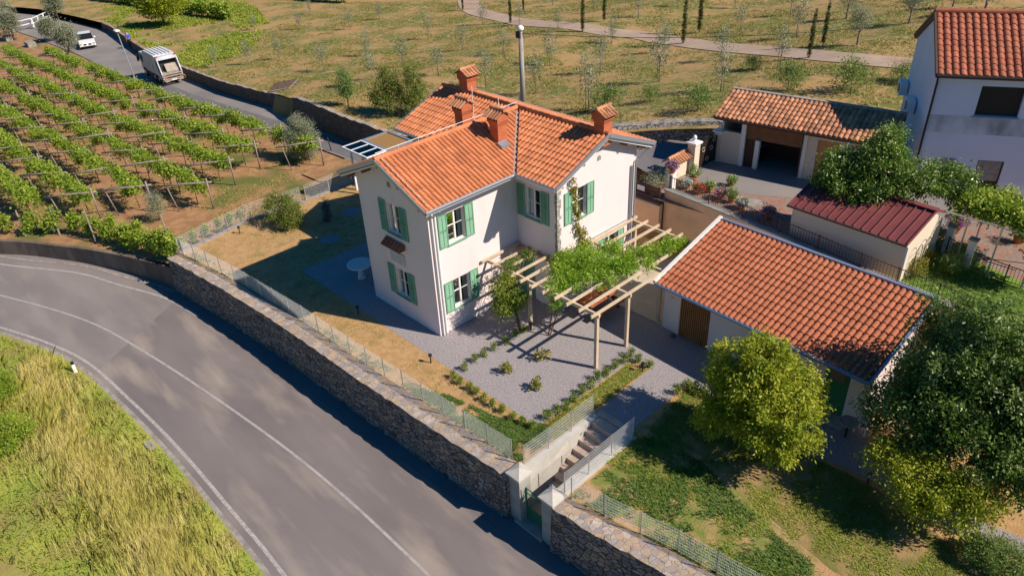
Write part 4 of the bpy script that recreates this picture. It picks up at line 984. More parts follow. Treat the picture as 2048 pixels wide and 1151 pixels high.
roof_tiles('tile_slope', nr_, (-.08, -.28, NE+.05), (1, 0, 0), (0, ND/2+.28, 1.86), NL, s_, MATS['terracotta_red'], w=.30, l=.36, seed=31, height=.075)
roof_tiles('tile_slope', nr_, (NL-.08, ND+.28, NE+.05), (-1, 0, 0), (0, -ND/2-.28, 1.86), NL, s_, MATS['terracotta_red'], w=.30, l=.36, seed=32, height=.075)
ridge_tiles('ridge_tiles', nr_, (-.12, ND/2, NE+1.97), (NL, ND/2, NE+1.97), MATS['terracotta_red'], r=.13, step=.4, seed=33)
mb = MB(); mb.bar((-.12, -.28, NE+.04), (-.12, ND/2, NE+1.92), .08, .16); mb.bar((-.12, ND+.28, NE+.04), (-.12, ND/2, NE+1.92), .08, .16); mb.build('verge_board', 'brown_metal', nr_)
mb = MB(); mb.tube([(-.1, -.34, NE+.02), (NL, -.34, NE+.02)], .07, 8); mb.tube([(-.05, -.32, NE), (.03, -.07, NE-.3), (.03, -.07, 0)], .05, 8); mb.build('gutter', 'dark_metal', nr_)
for (y, z) in ((3.0, 2.75), (5.75, 2.75)):   # air conditioners on brackets
    t = thing('air_conditioner', (0, 0, 0), 'grey air conditioner on the side wall of the white house, ' + ('the nearer one' if y < 4 else 'the farther one'), 'air conditioner', 'air conditioners on the white house', local=True)
    t.location = nh.location; t.rotation_euler = nh.rotation_euler
    mb = MB(); mb.box(-.42, -.06, y-.42, y+.42, z, z+.62); mb.build('casing', 'white_plastic', t)
    mb = MB(); cgr = [(.24*math.cos(a), .24*math.sin(a)) for a in np.linspace(0, 6.283, 17)[:-1]]; mb.poly_prism([(-.445, y-.1+u, z+.31+v) for u, v in cgr], (.02, 0, 0)); mb.build('fan_grille', 'edging', t)
    mb = MB(); mb.bar((-.42, y-.3, z-.02), (-.004, y-.3, z-.02), .04, .04); mb.bar((-.42, y+.3, z-.02), (-.004, y+.3, z-.02), .04, .04); mb.build('bracket', 'dark_metal', t)

shed = thing('shed', (8.6, 12.35, 2.6), 'beige shed with a dark red ribbed metal roof behind the ochre wall', 'shed', rz=R(-3), local=True)
SL, SD, SE = 4.75, 2.9, 1.72
mb = MB(); mb.box(0, SL, 0, .15, 0, SE); mb.box(0, .15, .15, SD, 0, SE); mb.box(SL-.15, SL, .15, SD, 0, SE); mb.box(.15, SL-.15, SD-.15, SD, 0, SE)
for x, s in ((0, 1), (SL, -1)): mb.poly_prism([(x, 0, SE), (x, SD, SE), (x, SD/2+.5, SE+.55)], (s*.15, 0, 0))
mb.build('wall', 'wall_cream', shed)
mb = MB(); yr = SD/2+.5; mb.poly_prism([(-.15, -.2, SE-.02), (SL+.05, -.2, SE-.02), (SL+.05, yr, SE+.62), (-.15, yr, SE+.62)], (0, 0, .05)); mb.poly_prism([(-.15, SD+.2, SE+.15), (SL+.05, SD+.2, SE+.15), (SL+.05, yr, SE+.62), (-.15, yr, SE+.62)], (0, 0, .05)); sr_ = mb.build('roof', 'metal_roof', shed)
mb = MB()
for k in range(15):
    x = -.12+k*(SL+.14)/14; mb.bar((x, -.2, SE+.06), (x, yr, SE+.70), .035, .05); mb.bar((x, SD+.2, SE+.23), (x, yr, SE+.70), .035, .05)
mb.bar((-.15, yr, SE+.71), (SL+.05, yr, SE+.71), .3, .04); mb.build('ribs', 'metal_roof', sr_)
mb = MB(); mb.tube([(-.15, -.25, SE), (SL+.05, -.25, SE)], .05, 8); mb.build('gutter', 'brown_metal', sr_)
mb = MB(); mb.tube([(SL-.02, -.2, SE), (SL+.03, -.04, SE-.15), (SL+.03, -.04, 0)], .035, 6); mb.build('downpipe', 'fascia', shed)

# gate of the neighbour, tile topped wall, pots
for (x, y, lab) in ((1.45, 15.75, 'cream gate pillar with a white cap and ball, beside the tile topped wall'), (1.55, 17.95, 'cream gate pillar with a white cap and ball, against the garage corner')):
    t = thing('gate_pillar', (x, y, 2.6), lab, 'gate pillar', 'pillars of the driveway gate')
    mb = MB(); mb.box(x-.22, x+.22, y-.22, y+.22, 2.3, 4.15); mb.build('shaft', 'wall_cream', t)
    mb = MB(); mb.box(x-.30, x+.30, y-.30, y+.30, 4.15, 4.24); q = [(x-.26, y-.26, 4.24), (x+.26, y-.26, 4.24), (x+.26, y+.26, 4.24), (x-.26, y+.26, 4.24)]
    for k in range(4): mb.quad([q[k], q[(k+1) % 4], (x, y, 4.36)])
    mb.build('cap', 'window_white', t)
    mb = MB(); mb.lathe([(.0, 4.30), (.05, 4.32), (.09, 4.37), (.115, 4.44), (.09, 4.52), (.05, 4.57), (.0, 4.58)], (x, y, 0), 12); mb.build('ball', 'window_white', t, smooth=True)
t = thing('iron_gate', (1.6, 16.1, 2.6), 'dark wrought iron driveway gate with scroll work, standing between cream pillars', 'gate')
mb = MB(); mb.box(1.46, 1.5, 15.98, 17.72, 2.66, 4.0); mb.build('dark_backing', 'wood_dark', t)
mb = MB()
for k in range(15): y = 15.98+1.74*k/14; mb.bar((1.53, y, 2.66), (1.53, y, 4.0+.25*math.sin(math.pi*k/14)), .02, .02)
mb.build('bars', 'dark_metal', t)
mb = MB()
for (y, z) in ((16.5, 3.6), (17.2, 3.5), (16.9, 3.0), (17.4, 3.9)): mb.tube([(1.55, y+.12*math.cos(a), z+.12*math.sin(a)) for a in np.linspace(0, 6.283, 10)], .012, 4)
mb.build('scroll', 'stone_white', t)
t = thing('tile_topped_wall', (1.2, 14.2, 2.6), 'short cream wall topped with old clay tiles beside the driveway gate pillar', 'wall')
mb = MB(); mb.box(1.05, 1.35, 14.0, 15.5, 2.2, 3.55); mb.poly_prism([(1.05, 14.0, 3.55), (1.35, 14.0, 3.55), (1.2, 14.0, 3.72)], (0, 1.5, 0)); mb.build('wall_face', 'wall_cream', t)
roof_tiles('tile_hood', t, (1.55, 13.95, 3.52), (0, 1, 0), (-.36, 0, .24), 1.6, .42, MATS['terracotta_old'], w=.2, l=.45, seed=41, height=.07)
roof_tiles('tile_hood', t, (.85, 15.55, 3.52), (0, -1, 0), (.36, 0, .24), 1.6, .42, MATS['terracotta_old'], w=.2, l=.45, seed=42, height=.07)
ridge_tiles('ridge_tiles', t, (1.2, 13.95, 3.82), (1.2, 15.55, 3.82), MATS['terracotta_old'], r=.08, step=.36)
t = thing('white_post', (2.25, 12.75, 2.6), 'short white post at the corner of the ochre wall, carrying violet flowers', 'post'); mb = MB(); mb.box(2.12, 2.40, 12.65, 12.95, 2.4, 3.75); mb.build('shaft', 'window_white', t)

def stone_strip(name, P, zf, hf, label, m='stone_dark', w=.4, capm=None, bat=.06):
    t = thing(name, (P[0][0], P[0][1], zf(P[0][0])), label, 'wall'); g = random.Random(len(P)); mb = MB(); cp_ = MB()
    L = []
    for i, (x, y) in enumerate(P):
        d = (Vector(P[min(i+1, len(P)-1)])-Vector(P[max(i-1, 0)])).normalized(); n_ = Vector((-d.y, d.x))*w
        zt = zf(x)+hf(x)+g.uniform(-.05, .05); L.append(((x, y, zf(x)-.2), (x+g.uniform(-.03, .03), y+bat, zt), (x+n_.x, y+n_.y+bat, zt+.02)))
    for a, c in zip(L, L[1:]):
        mb.quad([a[0], c[0], c[1], a[1]]); cp_.quad([a[1], c[1], c[2], a[2]])
    for e in (L[0], L[-1]): mb.quad([e[0], e[1], e[2], (e[2][0], e[2][1], e[0][2])])
    mb.build('wall_face', m, t, recalc=False); cp_.build('wall_cap', capm or 'stone_cap', t, recalc=False); return t
def hline(x0, x1, n): return [(x, float(yN(x))-.05) for x in np.linspace(x0, x1, n)]
stone_strip('field_wall', hline(-100, -37.9, 110), zr, lambda x: hillh(x)+.02, 'long dark stone bank wall along the upper road behind the garbage truck', 'stone_dark', .25)
stone_strip('field_wall', hline(-34.4, -12.5, 60), zr, lambda x: hillh(x)+.12, 'brown stone retaining wall beside the upper road, left of the villa roof', 'stone_dark', .35)
stone_strip('field_wall', hline(-12.3, 1.2, 46), zr, lambda x: hillh(x)+.22, 'rough pale boulder wall behind the villa, left of the garage', 'stone_rough', .5, 'edging', .75)
t = thing('culvert_recess', (-34.2, 13.4, zr(-34.2)), 'recess in the upper road wall roofed by a sloping dark ribbed slab', 'culvert')
rq = [at(*q, zf=lambda x, y: zr(x), dz=d) for q, d in (((538, 184), 1.3), ((580, 176), 1.3), ((597, 158), 1.3), ((550, 168), 1.3))]
for v_ in rq: v_.z += 1.3
mb = MB(); mb.poly_prism(rq, (0, 0, .07)); mb.build('ribbed_slab', 'wood_grey', t)
mb = MB()
up_ = Vector((0, 0, .1))
for k in range(6): mb.bar(rq[0].lerp(rq[3], (k+.3)/6)+up_, rq[1].lerp(rq[2], (k+.3)/6)+up_, .06, .06)
mb.build('rib', 'wood_dark', t)
g0, g1, g2, g3 = [at(*q, zf=lambda x, y: zr(x)) for q in ((572, 216), (590, 226), (545, 196), (604, 192))]
mb = MB(); mb.bar(g0+Vector((0, 0, .1)), rq[0]-Vector((0, 0, .2)), .25, .3); mb.build('side_kerb', 'edging', t)
mb = MB(); e0 = g1+Vector((0, .1, .5)); mb.bar(e0, rq[2]-Vector((0, 0, .72)), .3, 1.3); mb.build('side_wall', 'stone_dark', t)
mb = MB(); xa, xb = -37.9, -34.6; ya = float(yN(-36))
mb.quad([(xa, ya-.5, zr(xa)+.02), (xb, ya-.5, zr(xb)+.02), (xb, ya+.05, zr(xb)+1.35), (xa, ya+.05, zr(xa)+1.35)]); mb.build('grass_ramp', 'hill', t, recalc=False)

# ------------------------------------------------------------ vegetation
def crown_obj(name, blobs, n, size, m, parent, clumps, csig, seed, shell=.5, aspect=.45, droop=.25):
    V, F, t_ = leaf_cloud(blobs, n, size, clumps, csig, seed, shell, aspect, droop)
    return npmesh(name, V, F, t_, m, parent, origin=parent['_o'])
def trunk_obj(parent, base, blobs, r, m='bark', hfrac=.5, seed=0, limbs=3, name='trunk'):
    g = random.Random(seed); mb = MB(); base = Vector(base)
    cz = sum(b[2] for b in blobs)/len(blobs); cx = sum(b[0] for b in blobs)/len(blobs); cy_ = sum(b[1] for b in blobs)/len(blobs)
    fork = base+(Vector((cx, cy_, cz))-base)*hfrac; mid = (base+fork)/2+Vector((g.uniform(-.05, .05), g.uniform(-.05, .05), 0))
    mb.tube([base-Vector((0, 0, .15)), base+Vector((0, 0, .1)), mid, fork], [r*1.5, r*1.15, r*.9, r*.8], 8)
    for b_ in blobs:
        for k in range(limbs):
            e = Vector((b_[0]+g.uniform(-.6, .6)*b_[3], b_[1]+g.uniform(-.6, .6)*b_[4], b_[2]+g.uniform(-.1, .7)*b_[5]))
            m1 = fork.lerp(e, .45)+Vector((g.uniform(-.1, .1), g.uniform(-.1, .1), .1)); mb.tube([fork, m1, e], [r*.6, r*.35, r*.1], 6)
    return mb.build(name, m, parent, smooth=True)
def tree(name, base, blobs, n, size, m, label, cat, clumps=120, csig=.16, seed=1, r=.09, bark='bark', shell=.45, group=None, aspect=.45, droop=.25, limbs=3, hfrac=.5, abs_=False):
    base = Vector(base); B = [(base.x+b[0], base.y+b[1], base.z+b[2], *b[3:6]) for b in blobs]
    t = thing(name, base, label, cat, group)
    crown_obj('crown', B, n, size, m, t, clumps, csig, seed, shell, aspect, droop)
    trunk_obj(t, base, B, r, bark, hfrac, seed, limbs); return t

# big light green walnut-like tree in front of the barn
tree('garden_tree', (12.95, 3.0, 0), [(-.35, .1, 3.0, 1.45, 1.4, 1.3), (.65, -.2, 2.3, 1.45, 1.3, 1.15), (-.85, -.4, 2.0, 1.15, 1.1, .95), (.3, .8, 2.3, 1.25, 1.1, 1.05), (.9, -.8, 1.6, .85, .85, .7), (-.2, .1, 3.95, .8, .8, .65), (-1.5, .4, 2.7, .8, .8, .7), (-1.2, -.9, 1.4, .7, .7, .6)], 64000, .115, 'leaf_walnut', 'broad yellow green garden tree standing in front of the low barn', 'tree', clumps=420, csig=.125, seed=3, r=.14, shell=.55, droop=.5)
# dark tree at the right edge, over the barn's end
tree('garden_tree', (17.6, 6.2, 0), [(-.2, -.2, 3.6, 1.8, 1.7, 1.5), (1.5, .3, 3.8, 1.7, 1.6, 1.6), (-1.0, -1.1, 2.4, 1.35, 1.2, 1.0), (.8, -1.2, 2.6, 1.5, 1.3, 1.2), (.3, .6, 5.0, 1.3, 1.2, 1.0), (2.6, -.8, 2.6, 1.4, 1.3, 1.3), (2.9, 1.0, 4.6, 1.3, 1.3, 1.3), (-1.3, 1.2, 4.6, .9, .9, .8), (-.6, .4, 2.4, 1.2, 1.1, .9), (.8, .6, 2.3, 1.5, 1.3, 1.1), (-.9, -.2, 3.2, 1.2, 1.1, 1.0)], 105000, .12, 'leaf_dark', 'large dark green tree at the right edge, overhanging the end of the barn', 'tree', clumps=800, csig=.17, seed=4, r=.17, shell=.35, droop=.4)
tree('garden_tree', (18.15, 3.4, 0), [(-1.3, .1, 1.9, .75, .7, .5), (-.1, .2, 1.8, 1.0, .85, .6), (.9, .55, 1.8, .9, .8, .6), (-.3, -.2, 1.35, .7, .6, .45), (.5, -.1, 1.35, .7, .6, .45)], 17000, .095, 'leaf_walnut', 'low spreading olive green tree below the large dark tree, over the gravel path', 'tree', clumps=200, csig=.15, seed=5, r=.08, shell=.35, droop=.4)
# laurel-like tree in the neighbour's yard
tree('yard_tree', (10.75, 15.0, 2.6), [(-.1, 0, 3.7, .85, .8, .75), (-1.1, -.6, 2.9, 1.05, 1.05, .75), (.3, -.5, 2.9, 1.35, 1.1, .85), (1.5, .2, 3.0, 1.1, .9, .65), (-1.5, -.9, 2.7, .8, .8, .6), (2.5, .8, 3.0, .8, .65, .5), (0, .2, 4.35, .45, .45, .4), (-.4, -1.2, 2.35, 1.0, .8, .55)], 44000, .115, 'leaf_laurel', 'glossy dark green tree in the courtyard, shading the red shed roof', 'tree', clumps=400, csig=.15, seed=6, r=.13, shell=.45)
# small pear tree at the pergola post
tree('small_tree', (2.15, 2.6, 0), [(-.35, -.45, 2.1, .65, .6, .6), (-.55, .1, 2.65, .5, .5, .35), (-.2, -.65, 1.5, .55, .5, .5), (.1, -.2, 1.75, .5, .5, .55), (-.75, -.3, 1.9, .4, .4, .4), (-.65, 1.1, 2.8, .35, .55, .15)], 8500, .09, 'leaf_box', 'small leaning tree in front of the left pergola post', 'tree', clumps=110, csig=.12, seed=7, r=.07, shell=.3)
# bushes
tree('round_bush', at(1985, 1128), [(0, 0, .35, .72, .60, .5), (.45, .25, .35, .55, .5, .42), (-.42, -.15, .3, .5, .45, .38)], 20000, .055, 'leaf_scrub', 'clipped round green bush beside the gravel path at bottom right', 'bush', clumps=240, csig=.07, seed=8, r=.03, shell=.9)
tree('garden_bush', at(572, 448), [(0, 0, .85, 1.0, .95, .85), (.6, .1, .7, .7, .7, .65), (-.5, 0, 1.2, .6, .6, .6)], 13000, .085, 'leaf_shrub', 'rounded olive green bush in the far corner of the lawn by the kerb fence', 'bush', clumps=150, csig=.12, seed=9, r=.04, shell=.6)
tree('small_conifer', at(657, 442), [(0, 0, .3, .25, .25, .3), (0, 0, .8, .18, .18, .35), (0, 0, 1.25, .10, .10, .3)], 2200, .07, 'leaf_conifer', 'small narrow blue green conifer on the shaded lawn left of the villa', 'conifer', clumps=60, csig=.05, seed=10, r=.03, shell=.5)
tree('olive_bush', at(612, 318, zf=lambda x, y: zv(x)), [(0, 0, 1.4, 1.15, 1.1, 1.2), (.2, .1, 2.5, .7, .7, .85), (-.5, 0, 2.2, .5, .5, .8), (-.3, 0, .7, 1.1, .95, .65)], 22000, .085, 'leaf_olive', 'silvery grey green bush beside the upper road at the end of the vineyard', 'bush', clumps=190, csig=.14, seed=11, r=.06, shell=.5, aspect=.3)
tree('olive_tree', at(320, 440, zf=lambda x, y: zv(x)), [(0, 0, .9, .6, .6, .75), (.05, 0, 1.5, .35, .35, .45)], 5200, .08, 'leaf_olive', 'small silvery olive tree standing among the vines near the front of the vineyard', 'tree', clumps=90, csig=.13, seed=12, r=.05, shell=.3, aspect=.28)
tree('olive_tree', (2.0, 12.9, 1.6), [(-.9, .6, 1.1, .75, .7, .6), (-1.5, .8, .9, .5, .5, .5), (-.3, .9, .9, .5, .5, .5)], 5200, .08, 'leaf_olive', 'small olive tree in the gap between the villa corner and the cream gate pillar', 'tree', clumps=90, csig=.12, seed=13, r=.05, shell=.3, aspect=.28)
for q, s_, lab, m, sd in (((697, 212), 1.15, 'slender young tree on the slope behind the carport, left of two darker ones', 'leaf_scrub', 14), ((775, 228), 1.4, 'middle dark fruit tree of the three on the slope behind the villa', 'leaf_shrub', 15), ((828, 228), 1.5, 'dense dark fruit tree just left of the villa roof', 'leaf_shrub', 16)):
    tree('fruit_tree', at(*q, zf=zh), [(0, 0, 1.1*s_, .85*s_, .85*s_, .8*s_), (.4, .2, 1.8*s_, .45*s_, .45*s_, .6*s_), (-.6, -.1, .9*s_, .6*s_, .5*s_, .5*s_), (-.2, .3, 1.9*s_, .4*s_, .4*s_, .5*s_), (.7, -.2, .8*s_, .5*s_, .5*s_, .5*s_)] if sd > 14 else [(0, 0, 1.5, .5, .5, .8), (.1, 0, 2.3, .35, .35, .5), (-.2, 0, 1.1, .45, .45, .5)], 7500 if sd > 14 else 2600, .12, m, lab, 'tree', clumps=120, csig=.15, seed=sd, r=.05, shell=.4)
tree('roadside_tree', at(330, 52, zf=zh), [(-.6, 0, 3.0, 2.6, 2.4, 1.7), (1.2, .5, 3.2, 2.4, 2.2, 1.6), (-2.6, -.5, 2.4, 1.8, 1.7, 1.3), (.2, 0, 4.3, 1.8, 1.6, 1.1)], 15000, .25, 'leaf_walnut', 'broad light green tree on the bank above the garbage truck', 'tree', clumps=240, csig=.33, seed=17, r=.16, shell=.5)
for q, s_, lab, sd in (((118, 42), 1.0, 'tall grey green olive tree at the top left, over the white railing', 18), ((12, 72), 1.35, 'large grey green olive tree at the top left corner', 19), ((105, 82), .7, 'middle grey green olive tree by the parked car', 20), ((140, 108), .78, 'grey olive tree partly hiding the white car', 21), ((30, 80), .9, 'leaning dark olive tree at the left edge', 22)):
    tree('olive_tree', at(*q, zf=lambda x, y: zr(x)), [(0, 0, 2.6*s_, 1.7*s_, 1.6*s_, 1.4*s_), (.6*s_, .2, 3.6*s_, 1.2*s_, 1.2*s_, .9*s_), (-.9*s_, 0, 2.2*s_, 1.1*s_, 1.1*s_, 1.0*s_)], 9000, .20, 'leaf_olive', lab, 'tree', clumps=150, csig=.28, seed=sd, r=.14, shell=.3, aspect=.3)
# bushes at the left edge of the verge
for q, rr, lab, sd in (((-5, 790), .95, 'dark green leafy bush at the left edge of the roadside grass, the upper one', 23), ((22, 880), .95, 'dark green leafy bush at the left edge of the roadside grass, the lower one', 24)):
    tree('roadside_bush', at(*q, zf=ZR), [(0, 0, .45, rr, rr, .65), (.3, -.5, .3, .7*rr, .7*rr, .45), (-.5, -.5, .4, .9*rr, .9*rr, .5)], 16000, .08, 'leaf_vine', lab, 'bush', clumps=220, csig=.12, seed=sd, r=.03, shell=.6)

def seed_mesh(name, blobs, n, size, m, clumps, csig, seed, **k):
    V, F, t_ = leaf_cloud(blobs, n, size, clumps, csig, seed, **k); return npmesh(name, V, F, t_, m, link=False)
def inst(name, me, loc, parent=None, rz=0, s=1.0, mat4=None):
    o = bpy.data.objects.new(name, me); col.objects.link(o)
    if parent is not None: o.parent = parent; o.location = (0, 0, 0)
    else: o.location = loc
    o.rotation_euler = (0, 0, rz); o.scale = (s, s, s) if not hasattr(s, '__len__') else s
    return o
def tmesh(name, build, m):
    mb = MB(); build(mb); o = mb.build(name, m, None, smooth=True, origin=(0, 0, 0)); me = o.data; bpy.data.objects.remove(o); return me

# box shrubs along the gravel
box_v = [seed_mesh('foliage', [(0, 0, .16, .15, .15, .15), (.05, .03, .26, .09, .09, .1)], 420, .05, 'leaf_box', 26, .035, 50+i, shell=.3, aspect=.5) for i in range(4)]
def stem_b(mb): mb.tube([(0, 0, -.03), (.01, 0, .08), (0, .01, .2)], [.014, .012, .008], 5)
stem_me = tmesh('stem', stem_b, 'bark')
def shrub(loc, label, group, sc, i, vs_=box_v, name='box_shrub', cat='shrub'):
    t = thing(name, loc, label, cat, group); t.rotation_euler = (0, 0, i*1.3)
    inst('foliage', vs_[i % len(vs_)], None, t, 0, sc); inst('stem', stem_me, None, t, 0, sc); return t
hL = [(1047, 665), (1031, 673), (1013, 688), (990, 700), (968, 713), (950, 723), (929, 740)]
for i, q in enumerate(hL): shrub(at(*q), f'{ORD[i]} box shrub from the pergola post, row left of the gravel court', 'box shrubs left of the gravel court', (1.0, 1.0, 1.15), i)
hB = [(908, 757), (922, 767), (940, 778), (953, 788), (967, 802), (986, 813), (1005, 823), (1025, 838), (1043, 846), (1064, 858)]
for i, q in enumerate(hB): shrub(at(*q), f'{ORD[i]} box shrub from the left, row along the roadside edge of the gravel', 'box shrubs along the roadside edge', (1.0, 1.0, 1.05), i+2)
hR = [(1095, 838), (1115, 828), (1135, 818), (1148, 803), (1165, 788), (1180, 775), (1197, 760), (1213, 750), (1230, 737), (1247, 724), (1262, 714), (1277, 724), (1298, 735)]
for i, q in enumerate(hR): shrub(at(*q), f'{ORD[i]} box shrub from the roadside end, row right of the gravel court', 'box shrubs right of the gravel court', (1.15, 1.15, 1.2), i+1)
hP = [(1357, 787), (1373, 775), (1387, 785), (1405, 792)]
for i, q in enumerate(hP): shrub(at(*q), f'{ORD[i]} box shrub from the left beside the path, near the yellow green tree', 'box shrubs beside the gravel path', (1.2, 1.2, 1.2), i+3)
yl = [seed_mesh('foliage', [(0, 0, .22, .18, .18, .15), (.05, .08, .30, .14, .14, .12)], 260, .075, 'leaf_yellow', 16, .05, 70+i, shell=.2, aspect=.6) for i in range(2)]
for q, lab in (((1082, 718), 'young yellow leaved shrub in the gravel nearest the pergola'), ((1013, 745), 'young yellow leaved shrub in the gravel, left of the other two'), ((1073, 778), 'young yellow leaved shrub in the gravel nearest the road')):
    shrub(at(*q), lab, 'yellow leaved shrubs in the gravel court', 1.25, int(q[0]), yl, 'yellow_shrub')
# wisteria over the pergola
t = thing('climbing_vine', (3.2, 4.3, 0), 'lush green climbing vine spread over the middle of the pergola', 'vine')
wb = [(3.2, 4.6, 2.72, .65, .75, .22), (3.0, 5.8, 2.75, .55, .8, .22), (3.9, 4.4, 2.72, .75, .7, .22), (4.4, 5.3, 2.75, .8, .8, .24), (4.9, 4.5, 2.70, .5, .6, .18), (3.9, 3.6, 2.68, .6, .55, .18), (3.6, 3.1, 2.6, .35, .35, .2), (4.4, 6.4, 2.75, .6, .7, .2), (4.6, 7.3, 2.72, .45, .5, .2), (5.2, 7.8, 2.74, .6, .5, .2), (5.3, 8.5, 2.74, .5, .5, .2), (5.4, 6.9, 2.72, .4, .5, .16), (2.5, 4.9, 2.6, .3, .35, .2), (3.9, 2.95, 2.1, .2, .2, .5), (3.2, 5.2, 2.9, .5, .7, .25), (4.0, 5.2, 2.92, .6, .7, .22), (3.3, 4.0, 2.75, .5, .5, .2), (4.9, 5.9, 2.76, .5, .6, .2), (3.5, 6.6, 2.76, .5, .5, .2), (5.4, 8.9, 2.74, .4, .4, .18)]
crown_obj('foliage', wb, 27000, .11, 'leaf_wisteria', t, 300, .13, 31, .25, .38, .5)
mb = MB()
for a, c in (((3.3, 3.1, 0), (3.5, 3.3, 2.6)), ((3.35, 3.15, 0), (3.0, 4.9, 2.7)), ((3.5, 3.3, 2.6), (4.6, 5.2, 2.72)), ((4.6, 5.2, 2.72), (5.3, 8.4, 2.72))): mb.tube([a, Vector(a).lerp(Vector(c), .5)+Vector((.06, .04, .05)), c], [.035, .03, .015], 6)
mb.build('stem', 'bark', t)
t = thing('wall_creeper', (2.5, 6.3, 2.6), 'narrow creeper climbing the sunlit villa wall past the upper window', 'vine')
V = []
cb = [(2.48, 5.50, 5.9, .07, .10, .20), (2.48, 5.62, 5.5, .07, .12, .25), (2.48, 5.75, 5.0, .07, .11, .3), (2.48, 5.80, 4.5, .07, .12, .3), (2.48, 5.85, 4.0, .07, .10, .3), (2.48, 6.07, 3.5, .07, .22, .2), (2.48, 6.2, 3.1, .08, .15, .3), (2.50, 6.3, 2.8, .1, .3, .15)]
crown_obj('foliage', cb, 1500, .085, 'leaf_yellow', t, 70, .05, 32, .2, .6, .6)
mb = MB(); mb.tube([(2.4, 6.3, 2.6), (2.4, 6.1, 3.4), (2.39, 5.8, 4.4), (2.39, 5.75, 5.0), (2.39, 5.5, 6.0)], [.02, .016, .012, .01, .006], 5); mb.build('stem', 'bark', t)

# neighbour's vine pergola, plants and pots
t = thing('vine_arbour', (15.2, 15.6, 2.6), 'bright green vine arbour on slim posts in front of the white house', 'arbour')
for x, y in ((14.4, 14.9), (15.6, 14.7), (16.8, 14.7), (14.4, 17.0), (16.9, 17.0)): mb = MB(); mb.tube([(x, y, 2.55), (x, y, 4.75)], .035, 6); mb.build('post', 'steel', t)
mb = MB()
for y in (14.7, 15.5, 16.3, 17.1): mb.bar((13.6, y, 4.76), (18.5, y-.1, 4.76), .05, .05)
mb.build('frame', 'steel', t)
crown_obj('foliage', [(14.2, 15.9, 4.85, .95, .9, .35), (15.3, 15.6, 4.9, 1.0, .9, .35), (16.4, 15.6, 4.9, 1.0, .9, .4), (17.5, 15.5, 4.9, 1.0, .9, .4), (16.5, 16.8, 4.9, 1.0, .9, .4), (14.9, 16.9, 4.8, .8, .8, .35), (16.8, 14.8, 4.5, .6, .5, .5)], 21000, .12, 'leaf_vine', t, 260, .15, 33, .2, .7, .3)
for (x, y, lab) in ((13.75, 15.7, 'white square post left of the vine arbour'), (14.75, 15.1, 'white square post under the vine arbour')):
    t = thing('garden_post', (x, y, 2.6), lab, 'post'); mb = MB(); mb.box(x-.13, x+.13, y-.13, y+.13, 2.55, 3.75); mb.build('shaft', 'window_white', t); mb = MB(); mb.box(x-.17, x+.17, y-.17, y+.17, 3.75, 3.81); mb.build('cap', 'concrete', t)
railing('iron_railing', [(13.8, 15.55, 2.62), (14.8, 15.0, 2.62), (16.2, 14.75, 2.62), (18.5, 14.6, 2.62)], .75, 'low dark railing with a pale plinth under the vine arbour')
def pot_plant(x, y, z, r, fl, label, hgt=.5, nl=900, pet=600, leaf='leaf_laurel'):
    t = thing('flower_pot', (x, y, z), label, 'potted plant')
    mb = MB(); mb.lathe([(r*.65, 0), (r*.7, .02), (r*.95, r*1.4), (r*1.05, r*1.45), (r*1.05, r*1.6), (r*.85, r*1.6)], (x, y, z), 14); mb.build('pot', 'pot', t, smooth=False)
    crown_obj('foliage', [(x, y, z+r*1.6+hgt*.45, r*1.6, r*1.6, hgt*.5)], nl, .07, leaf, t, 30, .06, int(x*100), .4, .55)
    if fl: crown_obj('flowers', [(x, y, z+r*1.6+hgt*.5, r*1.75, r*1.75, hgt*.55)], pet, .06, fl, t, 40, .04, int(y*100), .8, .9)
for i, (px, py, fl, lab, r, hg) in enumerate([
    ((1342), 345, 'petal_violet', 'ball of violet flowers on top of the short white post', .16, .3),
    (1385, 368, None, 'leafy green potted shrub against the tile topped wall', .22, .8),
    (1372, 378, 'petal_white', 'white flowering pot at the start of the iron railing', .15, .25),
    (1398, 388, 'petal_red', 'dark red flowering pot behind the iron railing', .15, .25),
    (1418, 385, None, 'green potted plant with yellowish leaves behind the iron railing', .15, .35),
    (1440, 398, 'petal_pink', 'pink flowering pot behind the iron railing', .17, .3),
    (1462, 405, None, 'dark glossy potted shrub at the middle of the iron railing', .17, .5),
    (1482, 418, 'petal_white', 'blue and white flowering pot behind the iron railing', .15, .25),
    (1535, 440, 'petal_pink', 'dark pink flowering pot left of the shed', .19, .3),
    (1907, 465, 'petal_violet', 'violet flowering plant in a terracotta pot under the vine arbour', .26, .4),
    (2035, 485, None, 'leafy plant in a terracotta pot at the right edge under the arbour', .24, .4),
    (1462, 372, None, 'small green potted plant standing alone on the courtyard paving', .13, .3),
    (2035, 372, 'petal_red', 'dark red flowering bush against the white house at the right edge', .3, .7)]):
    v = at(px, py, 2.6 if i else 3.75)
    if i == 0: v = Vector((2.26, 12.8, 3.76))
    pot_plant(v.x, v.y, v.z, r, fl, lab, hg)
for q, lab, m, s_ in (((1868, 492), 'round green shrub at the back corner of the shed', 'leaf_scrub', .55), ((1845, 525), 'low bush with reddish tips beside the shed wall', 'leaf_yellow', .4), ((1825, 548), 'low yellow green bush at the near corner of the shed', 'leaf_yellow', .45), ((1905, 545), 'dark green bush in the middle of the neighbouring lawn', 'leaf_scrub', .5), ((1925, 520), 'leafy green shrub at the foot of the white post', 'leaf_vine', .45)):
    v = at(*q, 2.6); tree('garden_shrub', v, [(0, 0, s_*.8, s_, s_, s_*.8)], 2600, .07, m, lab, 'shrub', clumps=60, csig=.08, seed=int(q[0]), r=.02, shell=.4)
